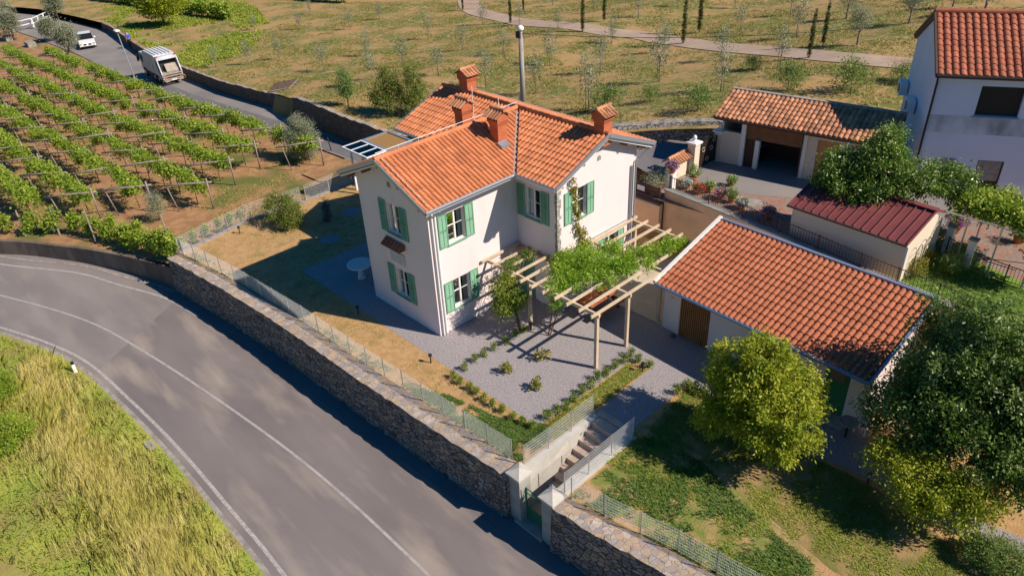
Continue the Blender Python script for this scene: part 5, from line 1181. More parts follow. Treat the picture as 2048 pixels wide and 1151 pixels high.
t = thing('rose_bush', (17.5, 10.1, 0), 'climbing rose with red and pink flowers along the railing at the right edge', 'shrub'); o_ = t.location
bl = [(15.5, 10.5, 2.9, .6, .45, .6), (16.3, 10.4, 2.8, .7, .5, .8), (17.3, 10.2, 2.9, .8, .5, .9), (18.3, 10.1, 3.0, .8, .5, .9), (19.4, 9.9, 3.0, .8, .5, .9), (20.4, 9.8, 3.0, .8, .5, .9), (17.0, 9.8, 1.6, .9, .5, .8), (18.8, 9.6, 1.7, .9, .5, .8)]
crown_obj('foliage', bl, 22000, .075, 'leaf_shrub', t, 220, .12, 81, .4, .5); crown_obj('flowers', bl, 300, .09, 'petal_red', t, 24, .05, 82, .9, .9)
mb = MB()
for b_ in bl: mb.tube([(b_[0], b_[1], 0), (b_[0]+.05, b_[1], b_[2])], .02, 5)
mb.build('stem', 'bark', t)
# wrought trellis on the shed end
t = thing('iron_trellis', (13.5, 13.6, 2.6), 'arched iron trellis against the end wall of the shed', 'trellis'); mb = MB()
for yy in (12.9, 13.7):
    mb.tube([(13.56, yy-.3, 2.62), (13.56, yy-.3, 3.7)]+[(13.56, yy+.3*math.cos(a), 3.7+.3*math.sin(a)) for a in np.linspace(math.pi, 0, 7)][1:-1]+[(13.56, yy+.3, 3.7), (13.56, yy+.3, 2.62)], .014, 5)
mb.build('arch', 'dark_metal', t); mb = MB()
for z in (3.0, 3.4, 3.7): mb.bar((13.56, 12.6, z), (13.56, 14.0, z), .015, .015)
mb.build('bars', 'dark_metal', t)
b = MB(); c = at(1507, 405, 2.6); b.quad([(c.x+.42*math.cos(a), c.y+.42*math.sin(a), 2.612) for a in np.linspace(0, 6.283, 25)[:-1]]); m_ = b.build('manhole_cover', 'edging', recalc=False); tag(m_, 'round pale manhole cover in the cobbled courtyard', 'manhole cover')
# ------------------------------------------------------------ vineyard
vine_v = []
for i in range(4):
    bl = [(x, g_, 1.62+h_, .42, .42, .18) for x, g_, h_ in [(-1.15, .05, .05), (-.7, -.08, 0), (-.2, .1, .08), (.3, -.05, .02), (.75, .1, .06), (1.2, 0, 0)]] + [((-1)**i*.5, .35, 1.45, .3, .3, .15), (.1*i, -.4, 1.35, .35, .3, .22), (-.9+.3*i, -.3, 1.1, .18, .15, .3)]
    vine_v.append(seed_mesh('foliage', bl, 1500, .13, 'leaf_vine', 80, .13, 100+i, shell=.2, aspect=.8, droop=.6))
def vt(mb):
    for x in (.1,): mb.tube([(x, .05, -.05), (x+.06, 0, .5), (x-.05, .03, 1.0), (x+.1, -.03, 1.6)], [.03, .026, .022, .015], 5)
vtr = tmesh('trunk', vt, 'bark')
rows = [(7.7, -84, -22.6, 'row nearest the upper road'), (4.75, -90, -26, 'second row from the upper road'), (2.2, -86, -24.5, 'third row from the upper road'), (-.45, -76, -22, 'fourth row from the upper road'), (-3.0, -64, -24.8, 'fifth row from the upper road'), (-5.6, -52, -26.6, 'sixth row from the upper road'), (-7.95, -42, -29.3, 'short row nearest the road bend')]
gg = random.Random(5)
for r_, (y, x0, x1, lab) in enumerate(rows):
    n = int((x1-x0)/2.45); k = 0
    for i in range(n):
        x = x1-1.2-2.45*i
        if gg.random() < .11 and i > 1: continue
        t = thing('grape_vine', (x, y+gg.uniform(-.15, .15), float(zv(x))), f'grape vine on the trellis, {ORD[min(k, 34)]} from the villa end, {lab}', 'grape vine', 'trellised grape vines'); k += 1
        s_ = gg.uniform(.75, 1.2); t.rotation_euler = (0, 0, gg.choice((0, math.pi)) + gg.uniform(-.08, .08))
        inst('foliage', vine_v[gg.randrange(4)], None, t, 0, (1.0, s_, gg.uniform(.9, 1.08))); inst('trunk', vtr, None, t)
def tp(mb): mb.tube([(0, 0, -.1), (.02, 0, 1.0), (0, .02, 2.0)], [.055, .05, .045], 7)
def tb(mb): mb.tube([(.15, .25, 1.74), (-.8, -1.0, 1.70), (-1.75, -2.25, 1.62)], [.055, .06, .05], 7)
def ts(mb): mb.tube([(-1.3, -1.7, -.05), (-1.55, -1.95, 1.72)], [.035, .03], 6);
pm, bm_, sm2 = tmesh('post', tp, 'wood_grey'), tmesh('cross_bar', tb, 'wood_grey'), tmesh('stake', ts, 'wood_grey')
for r_, (y, x0, x1, lab) in enumerate(rows[:6]):
    n = int((x1-x0)/5.6)+1; kp = -1
    for i in range(n):
        x = x1+.3-5.6*i+(gg.uniform(-.9, .9) if i else 0)
        if i > 1 and gg.random() < .18: continue
        kp += 1
        t = thing('trellis_post', (x, y+.35, float(zv(x))), f'trellis post with cross bar, {ORD[kp]} from the villa end, {lab}', 'trellis post', 'vineyard trellis posts'); t.rotation_euler = (0, 0, gg.uniform(-.16, .16))
        inst('post', pm, None, t); inst('cross_bar', bm_, None, t); inst('stake', sm2, None, t)
# low vines along the concrete wall
low_v = [seed_mesh('foliage', [(0, 0, .75, .42, .3, .4), (.2, .1, 1.05, .25, .2, .3), (-.3, 0, .5, .25, .2, .25)], 800, .12, 'leaf_vine', 40, .09, 120+i, shell=.2, aspect=.8, droop=.5) for i in range(3)]
def lt(mb): mb.tube([(0, 0, -.1), (.05, .02, .35), (0, 0, .8)], [.03, .025, .02], 5)
ltm = tmesh('trunk', lt, 'bark')
LW = [(-30.8, -11.4), (-29.0, -9.9), (-27.6, -8.7), (-26.3, -7.8), (-25.2, -7.0), (-24.2, -6.5), (-23.2, -6.1), (-22.2, -5.9), (-21.2, -5.6), (-20.3, -5.45), (-19.5, -5.3), (-18.6, -5.15), (-17.8, -5.0), (-17.0, -4.85), (-16.2, -4.75)]
for i, (x, y) in enumerate(reversed(LW)):
    t = thing('grape_vine', (x, y, float(zv(x))), f'low grape vine above the concrete wall, {ORD[i]} from the stone wall corner', 'grape vine', 'low vines above the concrete wall'); t.rotation_euler = (0, 0, gg.uniform(0, 6))
    inst('foliage', low_v[i % 3], None, t, 0, gg.uniform(.95, 1.2)); inst('trunk', ltm, None, t)
for i, (q, hh_, lab) in enumerate([((52, 472), 1.5, 'second from the left edge'), ((193, 486), 1.9, 'tallest one, in the wall row'), ((337, 474), 1.2, 'shortest one, nearest the villa'), ((120, 470), 1.6, 'third from the left edge'), ((95, 300), 1.5, 'farthest from the road bend'), ((6, 460), 1.8, 'at the left edge')]):
    v = at(*q, zf=lambda x, y: zv(x)); mb = MB(); mb.tube([v, v+Vector((-.5, .1, hh_))], [.05, .04], 7)
    t = mb.build('leaning_stake', 'wood_grey', None, origin=v); tag(t, f'leaning grey wooden stake at the front of the vineyard, {lab}', 'stake', 'leaning stakes at the front of the vineyard')
for i, q in enumerate([(372, 505), (395, 492), (420, 478), (445, 466), (468, 455), (489, 446)]):
    v = at(*q, zf=-.2); v.x -= .35
    t = thing('kerb_vine', v, f'small vine with {"yellow flowers" if i == 5 else "fresh leaves"} outside the kerb fence, {ORD[i]} from the wall corner', 'vine', 'small vines outside the kerb fence')
    inst('foliage', (yl if i == 5 else low_v)[i % 2], None, t, 0, .62 if i < 5 else 1.9); inst('stem', ltm, None, t, 0, .6)
# vineyard rows at the top left, on the hillside
hv = [seed_mesh('foliage', [(x, 0, 1.15, .8, .5, .6) for x in (-1.6, -.6, .5, 1.5)], 1500, .26, 'leaf_vine', 60, .2, 130+i, shell=.3, aspect=.8) for i in range(3)]
def ht(mb):
    for x in (-1.5, 0, 1.5): mb.tube([(x, 0, -.1), (x, 0, .9)], [.06, .05], 5)
htm = tmesh('trunk', ht, 'bark')
k = 0
for (a, c, lab) in (((455, 40), (130, -12), 'front'), ((690, 5), (300, -25), 'second'), ((720, -18), (420, -45), 'back')):
    A, B_ = at(*a, zf=zh), at(*c, zf=zh); n = int((B_-A).length/3.4); ang = math.atan2((B_-A).y, (B_-A).x)
    for i in range(n):
        p_ = A.lerp(B_, (i+.5)/n); p_.z = float(zh(p_.x, p_.y))
        t = thing('grape_vine', p_, f'grape vine in the {lab} row beyond the upper road, {ORD[min(i, 34)]} from the right', 'grape vine', 'vines beyond the upper road'); t.rotation_euler = (0, 0, ang)
        inst('foliage', hv[(i+k) % 3], None, t, 0, gg.uniform(.95, 1.15)); inst('trunk', htm, None, t)
    k += 1

# ------------------------------------------------------------ hillside planting
yo = [seed_mesh('crown', [(0, 0, 1.15, .42, .42, .5), (.1, .05, 1.65, .28, .28, .35)], 800, .095, 'leaf_olive', 36, .10, 140+i, shell=.2, aspect=.32, droop=-.3) for i in range(4)]
bo = [seed_mesh('crown', [(0, 0, 2.0, 1.0, 1.0, .8), (.4, .2, 2.5, .7, .7, .5)], 3400, .13, 'leaf_olive', 90, .20, 150+i, shell=.3, aspect=.32) for i in range(2)]
sc_ = [seed_mesh('crown', [(0, 0, .55, .75, .75, .5), (.4, .1, .9, .45, .45, .45), (-.4, 0, .7, .4, .4, .4)], 2300, .10, 'leaf_scrub', 70, .13, 160+i, shell=.3, aspect=.35, droop=-.4) for i in range(3)]
cyp = [seed_mesh('crown', [(0, 0, z, .15-.03*abs(z-1.4), .15-.03*abs(z-1.4), .3) for z in np.linspace(.3, 3.3, 14)], 4200, .08, 'leaf_cypress', 260, .035, 170+i, shell=.6, aspect=.35, droop=-1.5) for i in range(2)]
def yt(mb): mb.tube([(0, 0, -.1), (.02, 0, .5), (0, .01, 1.15)], [.028, .025, .018], 6); mb.tube([(0, 0, .8), (.2, .1, 1.3)], [.015, .008], 4); mb.tube([(0, 0, .85), (-.2, -.05, 1.35)], [.015, .008], 4); mb.tube([(.12, .05, -.05), (.12, .05, 1.0)], .015, 5)
def bt(mb): mb.tube([(0, 0, -.1), (.03, 0, .7), (0, 0, 1.4)], [.10, .08, .07], 7); mb.tube([(0, 0, 1.1), (.5, .2, 2.1)], [.05, .02], 5); mb.tube([(0, 0, 1.0), (-.5, -.1, 2.0)], [.05, .02], 5)
def ct(mb): mb.tube([(0, 0, -.1), (0, 0, 3.0)], [.035, .01], 6)
ytm, btm, ctm = tmesh('trunk', yt, 'bark_pale'), tmesh('trunk', bt, 'bark_pale'), tmesh('trunk', ct, 'bark')
def plantlist(name, lst, crown, trunk, cat, group, lab, sc=1.0, seed=1):
    g = random.Random(seed)
    for i, (q, s_, extra) in enumerate(lst):
        v = at(*q, zf=zh); t = thing(name, v, f'{lab} {extra}', cat, group); t.rotation_euler = (0, 0, g.uniform(0, 6.2))
        inst('crown', crown[i % len(crown)], None, t, 0, s_*sc); inst('trunk', trunk, None, t, 0, s_*sc)
Y1 = [((432, 135), 1.0), ((498, 130), 1.1), ((560, 120), 1.0), ((648, 143), 1.2), ((734, 112), 1.1), ((808, 134), 1.2), ((878, 152), 1.1), ((972, 176), 1.3), ((1009, 113), 1.2), ((858, 78), 1.1), ((966, 50), 1.2), ((925, 100), 1.1)]
Y2 = [((1100, 132), 1.3), ((1200, 146), 1.4), ((1224, 88), 1.1), ((1178, 218), 1.5), ((1318, 164), 1.6), ((1328, 104), 1.1), ((1040, 50), 1.0), ((1117, 60), .9), ((1072, 188), 1.3), ((1441, 120), 1.2), ((1441, 182), 1.3), ((1560, 136), 1.3), ((745, 158), 1.1), ((700, 60), 1.0), ((600, 60), 1.0), ((620, 30), .9), ((760, 40), 1.0), ((510, 60), .9)]
plantlist('olive_sapling', [(q, s, f'{ORD[i]} from the left on the slope left of the concrete pole') for i, (q, s) in enumerate(sorted(Y1))], yo, ytm, 'young tree', 'olive saplings left of the pole', 'thin olive sapling,', 1.15, 1)
plantlist('olive_sapling', [(q, s, f'{ORD[i]} from the left between the dirt track and the garage') for i, (q, s) in enumerate(sorted(Y2))], yo, ytm, 'young tree', 'olive saplings by the track', 'thin olive sapling,', 1.15, 2)
Y3 = [((1188, 24), .8), ((1277, 36), .9), ((1356, 14), .8), ((1470, 18), .9), ((1580, 30), 1.0), ((1592, 75), 1.2), ((1105, 12), .8), ((1480, 62), .9)]
plantlist('olive_sapling', [(q, s, f'{ORD[i]} from the left above the dirt track') for i, (q, s) in enumerate(sorted(Y3))], yo, ytm, 'young tree', 'olive saplings above the track', 'thin olive sapling,', 1.3, 3)
plantlist('olive_tree', [((1692, 38), .85, 'grey green olive tree with forked trunk, above the dirt track'), ((1817, 48), .95, 'grey green round olive tree, left of the white house roof ridge'), ((1714, 90), .85, 'pale grey olive tree just above the dirt track'), ((1905, 14), .8, 'grey olive tree high on the slope, left of the top right corner'), ((1965, 34), 1.2, 'wide grey olive tree behind the white house roof')], bo, btm, 'tree', 'olive trees on the slope', '', 1.0, 4)
plantlist('scrub_bush', [((1215, 222), 1.2, 'directly behind the right villa chimney'), ((1300, 205), .8, 'right of the villa chimneys'), ((1395, 222), 1.15, 'in front of the boulder wall'), ((1575, 180), 1.2, 'behind the old garage roof, the left one'), ((1700, 185), 1.35, 'behind the old garage roof, the big middle one'), ((1800, 165), .9, 'beside the air conditioner of the white house'), ((1505, 140), .7, 'below the dirt track'), ((690, 172), .9, 'on the slope left of the fruit trees')], sc_, ytm, 'bush', 'leafy bushes on the slope', 'leafy green bush on the slope,', 1.15, 5)
plantlist('cypress', [(q, s, f'{ORD[i]} from the left along the dirt track') for i, (q, s) in enumerate([((926, 22), .85), ((1021, 47), 1.0), ((1047, 24), .75), ((1165, 64), 1.1), ((1208, 44), 1.0), ((1366, 88), 1.1), ((1398, 66), 1.2), ((1617, 117), .95), ((1645, 92), .9)])], cyp, ctm, 'cypress', 'young cypresses along the track', 'thin columnar young cypress,', 1.0, 6)

# ------------------------------------------------------------ poles, lamps, bollards, tables
v = Vector((-10.9, 16.2, 0)); v.z = float(zh(v.x, v.y)); v0 = at(1047, 228, zf=zh); v = v0
hh_ = height_to(v, 58)
t = thing('utility_pole', v, 'round grey concrete utility pole behind the villa roof carrying a cable', 'pole')
mb = MB(); mb.tube([v-Vector((0, 0, .2)), v+Vector((0, 0, hh_))], [.19, .135], 14); mb.build('shaft', 'pole_conc', t, smooth=True)
mb = MB(); top = v+Vector((0, 0, hh_)); mb.lathe([(.16, -.12), (.22, 0), (.2, .12), (.10, .2), (.0, .22)], top, 14); mb.build('cap', 'white_plastic', t, smooth=True)
mb = MB(); mb.box(top.x-.25, top.x+.1, top.y-.2, top.y+.15, top.z-.55, top.z-.15); mb.build('bracket', 'dark_metal', t)
mb = MB(); mb.box(v.x-.32, v.x-.16, v.y-.12, v.y+.12, v.z+.9, v.z+1.3); mb.build('meter_box', 'white_plastic', t)
def cable(a, c, sag, label):
    a, c = Vector(a), Vector(c); mb = MB(); P = [a.lerp(c, k/24)-Vector((0, 0, sag*4*(k/24)*(1-k/24))) for k in range(25)]
    mb.tube(P, .02, 5, False); o = mb.build('overhead_cable', 'black', None, origin=a); tag(o, label, 'cable')
d_ = ray(2060, 12); tt = 46; e = Vector(CAM_C)+d_*tt
cable(top+Vector((.15, 0, -.25)), e, .9, 'black overhead cable running from the concrete pole to the upper right')
# street lamp on the upper road
v = at(274, 168, zf=lambda x, y: zv(x)); lh = height_to(v, 66)
t = thing('street_lamp', v, 'slim grey street lamp with a small flat head by the upper road', 'street lamp')
lv = Vector((v.x-1.15, v.y, v.z+lh))
mb = MB(); mb.tube([v, v.lerp(lv, .5), lv], [.075, .06, .045], 8); mb.build('pole', 'steel', t)
mb = MB(); mb.box(lv.x-.35, lv.x+.35, lv.y-.22, lv.y+.22, lv.z, lv.z+.12); mb.build('lamp_head', 'steel_white', t)
for i, (q, lab) in enumerate([((862, 725), 'black bollard light at the edge of the gravel nearest the road'), ((717, 628), 'black bollard light in the shaded gravel left of the villa'), ((1062, 660), 'black bollard light beside the left pergola post'), ((1285, 742), 'black bollard light in the box shrub row right of the gravel court'), ((1735, 965), 'black bollard light beside the right gravel path under the trees'), ((480, 467), 'black bollard light at the kerb by the wall corner')]):
    v = at(*q); t = thing('bollard_light', v, lab, 'garden light', 'black bollard lights in the garden')
    mb = MB(); mb.tube([v, v+Vector((0, 0, .36))], .028, 8); mb.build('post', 'dark_metal', t); mb = MB(); mb.box(v.x-.055, v.x+.055, v.y-.055, v.y+.055, v.z+.33, v.z+.44); mb.build('lamp_head', 'dark_metal', t)
v = at(724, 556); t = thing('stone_table', v, 'round white stone table on a turned pedestal in the shade left of the villa', 'table')
mb = MB(); mb.lathe([(.56, .76), (.60, .78), (.60, .82), (.56, .84)], v, 32); mb.build('table_top', 'stone_white', t)
mb = MB(); mb.lathe([(.20, 0), (.20, .10), (.13, .14), (.16, .25), (.12, .42), (.16, .60), (.20, .70), (.28, .76)], v, 18); mb.build('pedestal', 'stone_white', t, smooth=True)
v = at(1690, 873); t = thing('garden_table', v, 'small round pale table on the paving by the green barn door', 'table'); mb = MB(); mb.lathe([(.32, .68), (.33, .70), (.31, .72)], v, 20); mb.build('table_top', 'edging', t); mb = MB(); mb.tube([v, v+Vector((0, 0, .68))], .04, 8); mb.build('leg', 'dark_metal', t)
v = at(1722, 862); t = thing('garden_chair', v, 'small white slatted chair against the barn wall beside the green door', 'chair'); mb = MB(); mb.box(v.x-.2, v.x+.2, v.y-.2, v.y+.2, .42, .46); mb.build('seat', 'window_white', t)
mb = MB(); mb.box(v.x-.2, v.x+.2, v.y+.18, v.y+.21, .46, .85); mb.build('backrest', 'wood_light', t)
for a in (-.18, .18):
    for c in (-.18, .18): mb = MB(); mb.box(v.x+a-.02, v.x+a+.02, v.y+c-.02, v.y+c+.02, 0, .42); mb.build('leg', 'window_white', t)
v = at(1345, 673); mb = MB(); mb.lathe([(.11, 0), (.13, .05), (.09, .12), (.03, .15)], v, 7); o = mb.build('stone', 'concrete_old', None, origin=v); tag(o, 'small grey stone lying by the barn wall, left of the slatted door', 'stone')
v = at(153, 747, ZR); t = thing('road_marker', v, 'white roadside marker post with a black top on the grass inside the bend', 'marker post')
mb = MB(); mb.bar(v-Vector((0, 0, .1)), v+Vector((-.10, .02, .46)), .13, .06); mb.build('post', 'white_plastic', t); mb = MB(); mb.bar(v+Vector((-.10, .02, .46)), v+Vector((-.13, .025, .60)), .134, .064); mb.build('black_top', 'black', t)
v = at(303, 893, ZR); mb = MB(); mb.box(v.x-.28, v.x+.28, v.y-.18, v.y+.12, ZR-.1, ZR+.16); o = mb.build('concrete_block', 'edging', None, origin=v); tag(o, 'small pale concrete block set in the grass at the road edge', 'block')
mb = MB(); v = at(663, 302, zf=lambda x, y: zr(x)); mb.tube([v, v+Vector((-.25, 0, .95))], .045, 6); o = mb.build('leaning_stake', 'dark_metal', None, origin=v); tag(o, 'short dark leaning post beside the silvery bush on the upper road', 'post')
# white railing and stones at the far parking bay
railing('white_railing', [(*at(70, 58, zf=lambda x, y: zr(x))[:2], zr(-110)+.1), (*at(103, 44, zf=lambda x, y: zr(x))[:2], zr(-112)+.1)], 1.3, 'white railing by the upper road at the top left', m='steel_white', step=50, rails=(.5, 1.0), thick=.07)
t = railing('white_railing', [(*at(30, 66, zf=lambda x, y: zr(x))[:2], zr(-112)+.1), (*at(68, 57, zf=lambda x, y: zr(x))[:2], zr(-112)+.1)], 1.3, 'white railing left of the tall olive tree', m='steel_white', step=50, rails=(.5, 1.0), thick=.07)
for i, (q, lab) in enumerate([((18, 80), 'long pale stone bench block at the left edge below the olive trees'), ((62, 92), 'pale stone block at the head of the vineyard')]):
    v = at(*q, zf=lambda x, y: zr(x)); mb = MB(); mb.box(v.x-.9, v.x+.9, v.y-.5, v.y+.5, v.z-.1, v.z+.55); o = mb.build('stone_block', 'edging', None, origin=v); tag(o, lab, 'stone block')

# ------------------------------------------------------------ garbage truck
A, B_ = at(330, 163, zf=lambda x, y: zr(x)), at(368, 160, zf=lambda x, y: zr(x)); wv = (B_-A); tw = 2.05
A, B_ = at(330, 170, zf=lambda x, y: zr(x)), at(370, 167, zf=lambda x, y: zr(x)); mid = A.lerp(B_, .5)
tk = thing('garbage_truck', (mid.x, mid.y, mid.z+.02), 'white garbage truck with an open rear hopper, seen from behind on the upper road', 'truck', rz=R(177), local=True)
# local: front +x, back at x=0, width y
W_ = tw/2
mb = MB(); mb.poly_prism([(.9, -W_, .85), (4.6, -W_, .85), (4.6, -W_, 2.65), (4.3, -W_, 2.85), (1.2, -W_, 2.85), (.9, -W_, 2.7)], (0, tw, 0)); body = mb.build('body', 'truck_white', tk)
mb = MB()
for k in range(5): mb.bar((1.1, -W_+.3+.36*k, 2.90), (4.4, -W_+.3+.36*k, 2.90), .10, .07)
mb.build('roof_rail', 'window_white', body)
mb = MB()
for x, z, c in ((2.1, 1.6, .3), (3.1, 1.8, .26)):
  for s in (1, -1): mb = MB(); mb.poly_prism([(x+c*math.cos(a), s*(W_+.006), z+c*1.2*math.sin(a)) for a in np.linspace(0, 6.28, 7)[:-1]], (0, s*.003, 0)); mb.build('side_emblem', 'yellow_paint', body)
mb = MB()   # hopper: two cheeks, hood, sloping ram plate, lower tray
for s in (-1, 1): mb.poly_prism([(.9, s*W_, .6), (.9, s*W_, 2.78), (.45, s*W_, 2.75), (-.15, s*W_, 1.15), (-.15, s*W_, .75), (.2, s*W_, .55)], (0, -s*.10, 0))
mb.poly_prism([(.9, -W_+.1, 2.5), (.9, -W_+.1, 2.78), (.45, -W_+.1, 2.75), (.36, -W_+.1, 2.45)], (0, tw-.2, 0)); hp = mb.build('hopper', 'truck_white', tk)
mb = MB(); mb.poly_prism([(.88, -W_+.1, 2.45), (.86, -W_+.1, 1.3), (.78, -W_+.1, 1.3), (.80, -W_+.1, 2.45)], (0, tw-.2, 0)); mb.build('hopper_inside', 'dark_metal', hp)
mb = MB(); mb.poly_prism([(.60, -W_+.1, 1.95), (.66, -W_+.1, 1.95), (.22, -W_+.1, 1.25), (.16, -W_+.1, 1.25)], (0, tw*.62, 0)); mb.box(.15, .75, -W_+.1, W_-.1, 1.1, 1.2)
for z in (1.35, 1.55, 1.75): mb.bar((.22+(z-1.25)*.6, -W_+.12, z+.04), (.22+(z-1.25)*.6, -W_+.1+tw*.6, z+.04), .03, .05)
mb.build('ram_plate', 'truck_grime', hp)
for s in (-1, 1):
    mb = MB(); mb.tube([(.75, s*(W_+.03), 2.3), (.1, s*(W_+.03), 1.2)], .04, 7); mb.build('hydraulic_ram', 'dark_metal', hp)
    mb = MB(); mb.box(-.30, -.24, s*(W_-.25)-.12, s*(W_-.25)+.12, .70, .80); mb.build('rear_light', 'red_paint', tk)
mb = MB(); mb.box(-.36, -.34, -.25, .25, .50, .62); mb.build('number_plate', 'window_white', tk)
mb = MB()
for z, x in ((1.05, -.12), (.85, -.18), (.62, -.25), (.48, -.28)): mb.box(x-.06, x+.04, -W_+.05, W_-.05, z, z+.10)
mb.box(-.35, .3, -W_+.15, -W_+.55, .42, .48); mb.box(-.35, .3, W_-.55, W_-.15, .42, .48); mb.tube([(-.2, -W_+.2, .95), (-.45, -W_-.05, .75), (-.3, -W_-.1, .5)], .05, 6); mb.tube([(-.2, W_-.2, .95), (-.45, W_+.05, .75), (-.3, W_+.1, .5)], .05, 6)
mb.build('lifting_gear', 'truck_grime', tk)
for s in (-1, 1):
    mb = MB(); mb.box(.40, .56, s*(W_-.08)-.12, s*(W_-.08)+.12, 2.72, 2.84); mb.build('tail_light', 'red_paint', tk)
mb = MB(); mb.box(.30, .35, -W_-.012, -W_-.002, 1.3, 2.4); 
for s in (-1, 1):
    for k in range(5): mb.poly_prism([(.15+.04*k, s*(W_+.004), 1.2+.28*k), (.35+.04*k, s*(W_+.004), 1.35+.28*k), (.35+.04*k, s*(W_+.004), 1.47+.28*k), (.15+.04*k, s*(W_+.004), 1.32+.28*k)], (0, s*.003, 0))
mb.build('hazard_stripe', 'red_paint', hp)
mb = MB(); mb.poly_prism([(4.75, -W_+.05, .6), (6.1, -W_+.05, .6), (6.15, -W_+.05, 1.5), (5.95, -W_+.05, 2.45), (4.75, -W_+.05, 2.5)], (0, tw-.1, 0)); cab = mb.build('cab', 'truck_white', tk)
mb = MB(); mb.box(5.1, 5.8, -W_+.03, -W_+.045, 1.5, 2.2); mb.box(5.1, 5.8, W_-.045, W_-.03, 1.5, 2.2); mb.build('window', 'black', cab)
mb = MB(); mb.box(5.9, 6.0, -W_-.3, -W_-.1, 1.5, 2.2); mb.box(5.9, 6.0, W_+.1, W_+.3, 1.5, 2.2); mb.bar((5.95, -W_-.2, 2.1), (5.9, -W_+.1, 2.2), .04, .04); mb.bar((5.95, W_+.2, 2.1), (5.9, W_-.1, 2.2), .04, .04); mb.build('mirror', 'black', cab)
mb = MB(); mb.box(.4, 6.0, -W_+.25, W_-.25, .5, .85); mb.build('chassis', 'dark_metal', tk)
for x in (1.25, 2.35, 5.2):
    for s in (-1, 1):
        mb = MB(); mb.tube([(x, s*(W_-.32), .48), (x, s*(W_-.02), .48)], .47, 18); wh = mb.build('wheel', 'tyre', tk); mb = MB(); mb.tube([(x, s*(W_-.02), .48), (x, s*(W_-.0), .48)], .22, 12); mb.build('rim', 'steel', wh)
mb = MB(); mb.box(2.9, 4.4, -W_+.02, -W_+.06, .45, .8); mb.box(2.9, 4.4, W_-.06, W_-.02, .45, .8); mb.build('side_guard', 'dark_metal', tk)

# ------------------------------------------------------------ white car facing the camera
v = at(176, 97, zf=lambda x, y: zr(x)); ca = thing('parked_car', (v.x-2.0, v.y+.6, v.z), 'white car with a dark twin grille parked under the olive trees at the top left', 'car', rz=R(-14), local=True); ca.scale = (1.3, 1.2, 1.02)
CW = .80
def section(mb, P, m0, m1, inset=0):
    mb.poly_prism([(x, -m0, z) for x, z in P], (0, 2*m0, 0))
mb = MB(); section(mb, [(-2.1, .35), (-2.15, .75), (-1.9, .95), (.85, .95), (1.95, .78), (2.12, .60), (2.12, .3)], CW, CW); bd = mb.build('body', 'car_white', ca)
bd.modifiers.new('b', 'BEVEL').width = .08; bd.modifiers['b'].segments = 3
mb = MB(); P = [(-1.75, .95), (-1.2, 1.38), (.0, 1.42), (.95, .95)]; q0 = [(x, -CW+.04+(.12 if z > 1.2 else 0), z) for x, z in P]; q1 = [(x, -y, z) for x, y, z in q0]
i = len(mb.v); mb.v += q0+q1
for f in ((0, 1, 2, 3), (7, 6, 5, 4), (0, 4, 5, 1), (1, 5, 6, 2), (2, 6, 7, 3)): mb.f.append(tuple(i+k for k in f)); mb.t.append(.5)
cbn = mb.build('cabin', 'black', ca)
mb = MB(); mb.poly_prism([(-1.2, -CW+.15, 1.385), (.02, -CW+.15, 1.425), (.02, CW-.15, 1.425), (-1.2, CW-.15, 1.385)], (0, 0, .03)); mb.build('roof', 'car_white', cbn)
for s in (-1, 1):
    mb = MB(); mb.box(2.08, 2.15, s*.10, s*.38, .55, .70); mb.build('grille', 'black', ca)
    mb = MB(); mb.box(1.98, 2.12, s*.48, s*.76, .60, .72); mb.build('headlight', 'steel', ca)
    mb = MB(); mb.box(.55, .75, s*(CW+.02), s*(CW+.2), .98, 1.12); mb.build('mirror', 'car_white', ca)
    for x in (-1.35, 1.35):
        mb = MB(); mb.tube([(x, s*(CW-.2), .32), (x, s*(CW+.01), .32)], .32, 16); wh = mb.build('wheel', 'tyre', ca); mb = MB(); mb.tube([(x, s*(CW+.01), .32), (x, s*(CW+.02), .32)], .19, 12); mb.build('rim', 'steel', wh)
mb = MB(); mb.box(2.10, 2.16, -.7, .7, .30, .42); mb.build('bumper', 'black', ca)

# ------------------------------------------------------------ person walking on the upper road
v = at(263, 97, zf=lambda x, y: zr(x)); ph = 1.72
pe = thing('person', v, 'person in a blue shirt and dark trousers walking on the shaded upper road', 'person', local=True)
def skin(name, J, E_, R_, m, root=0, parent=pe, sub=2):
    me = bpy.data.meshes.new(name); me.from_pydata(J, E_, []); o = bpy.data.objects.new(name, me); col.objects.link(o)
    sk_ = o.modifiers.new('skin', 'SKIN'); sk_.use_smooth_shade = True
    for i, r in enumerate(R_): me.skin_vertices[0].data[i].radius = (r, r*.85) if not hasattr(r, '__len__') else r
    me.skin_vertices[0].data[root].use_root = True; ss = o.modifiers.new('s', 'SUBSURF'); ss.levels = sub; ss.render_levels = sub
    me.materials.append(MATS[m]); o.parent = parent; return o
J = [(0, 0, .95), (0, 0, 1.15), (0, .01, 1.38), (0, .01, 1.50), (0, .02, 1.60), (0, .03, 1.70),
     (.18, 0, 1.42), (.24, .02, 1.14), (.23, .12, .90), (.23, .15, .82), (-.18, 0, 1.42), (-.25, -.04, 1.15), (-.25, .02, .90), (-.25, .04, .82),
     (.10, 0, .90), (.11, .10, .50), (.11, -.02, .10), (.11, .10, .04), (-.10, 0, .90), (-.11, -.04, .50), (-.11, -.22, .14), (-.11, -.12, .06)]
E_ = [(0, 1), (1, 2), (2, 3), (3, 4), (4, 5), (2, 6), (6, 7), (7, 8), (8, 9), (2, 10), (10, 11), (11, 12), (12, 13), (0, 14), (14, 15), (15, 16), (16, 17), (0, 18), (18, 19), (19, 20), (20, 21)]
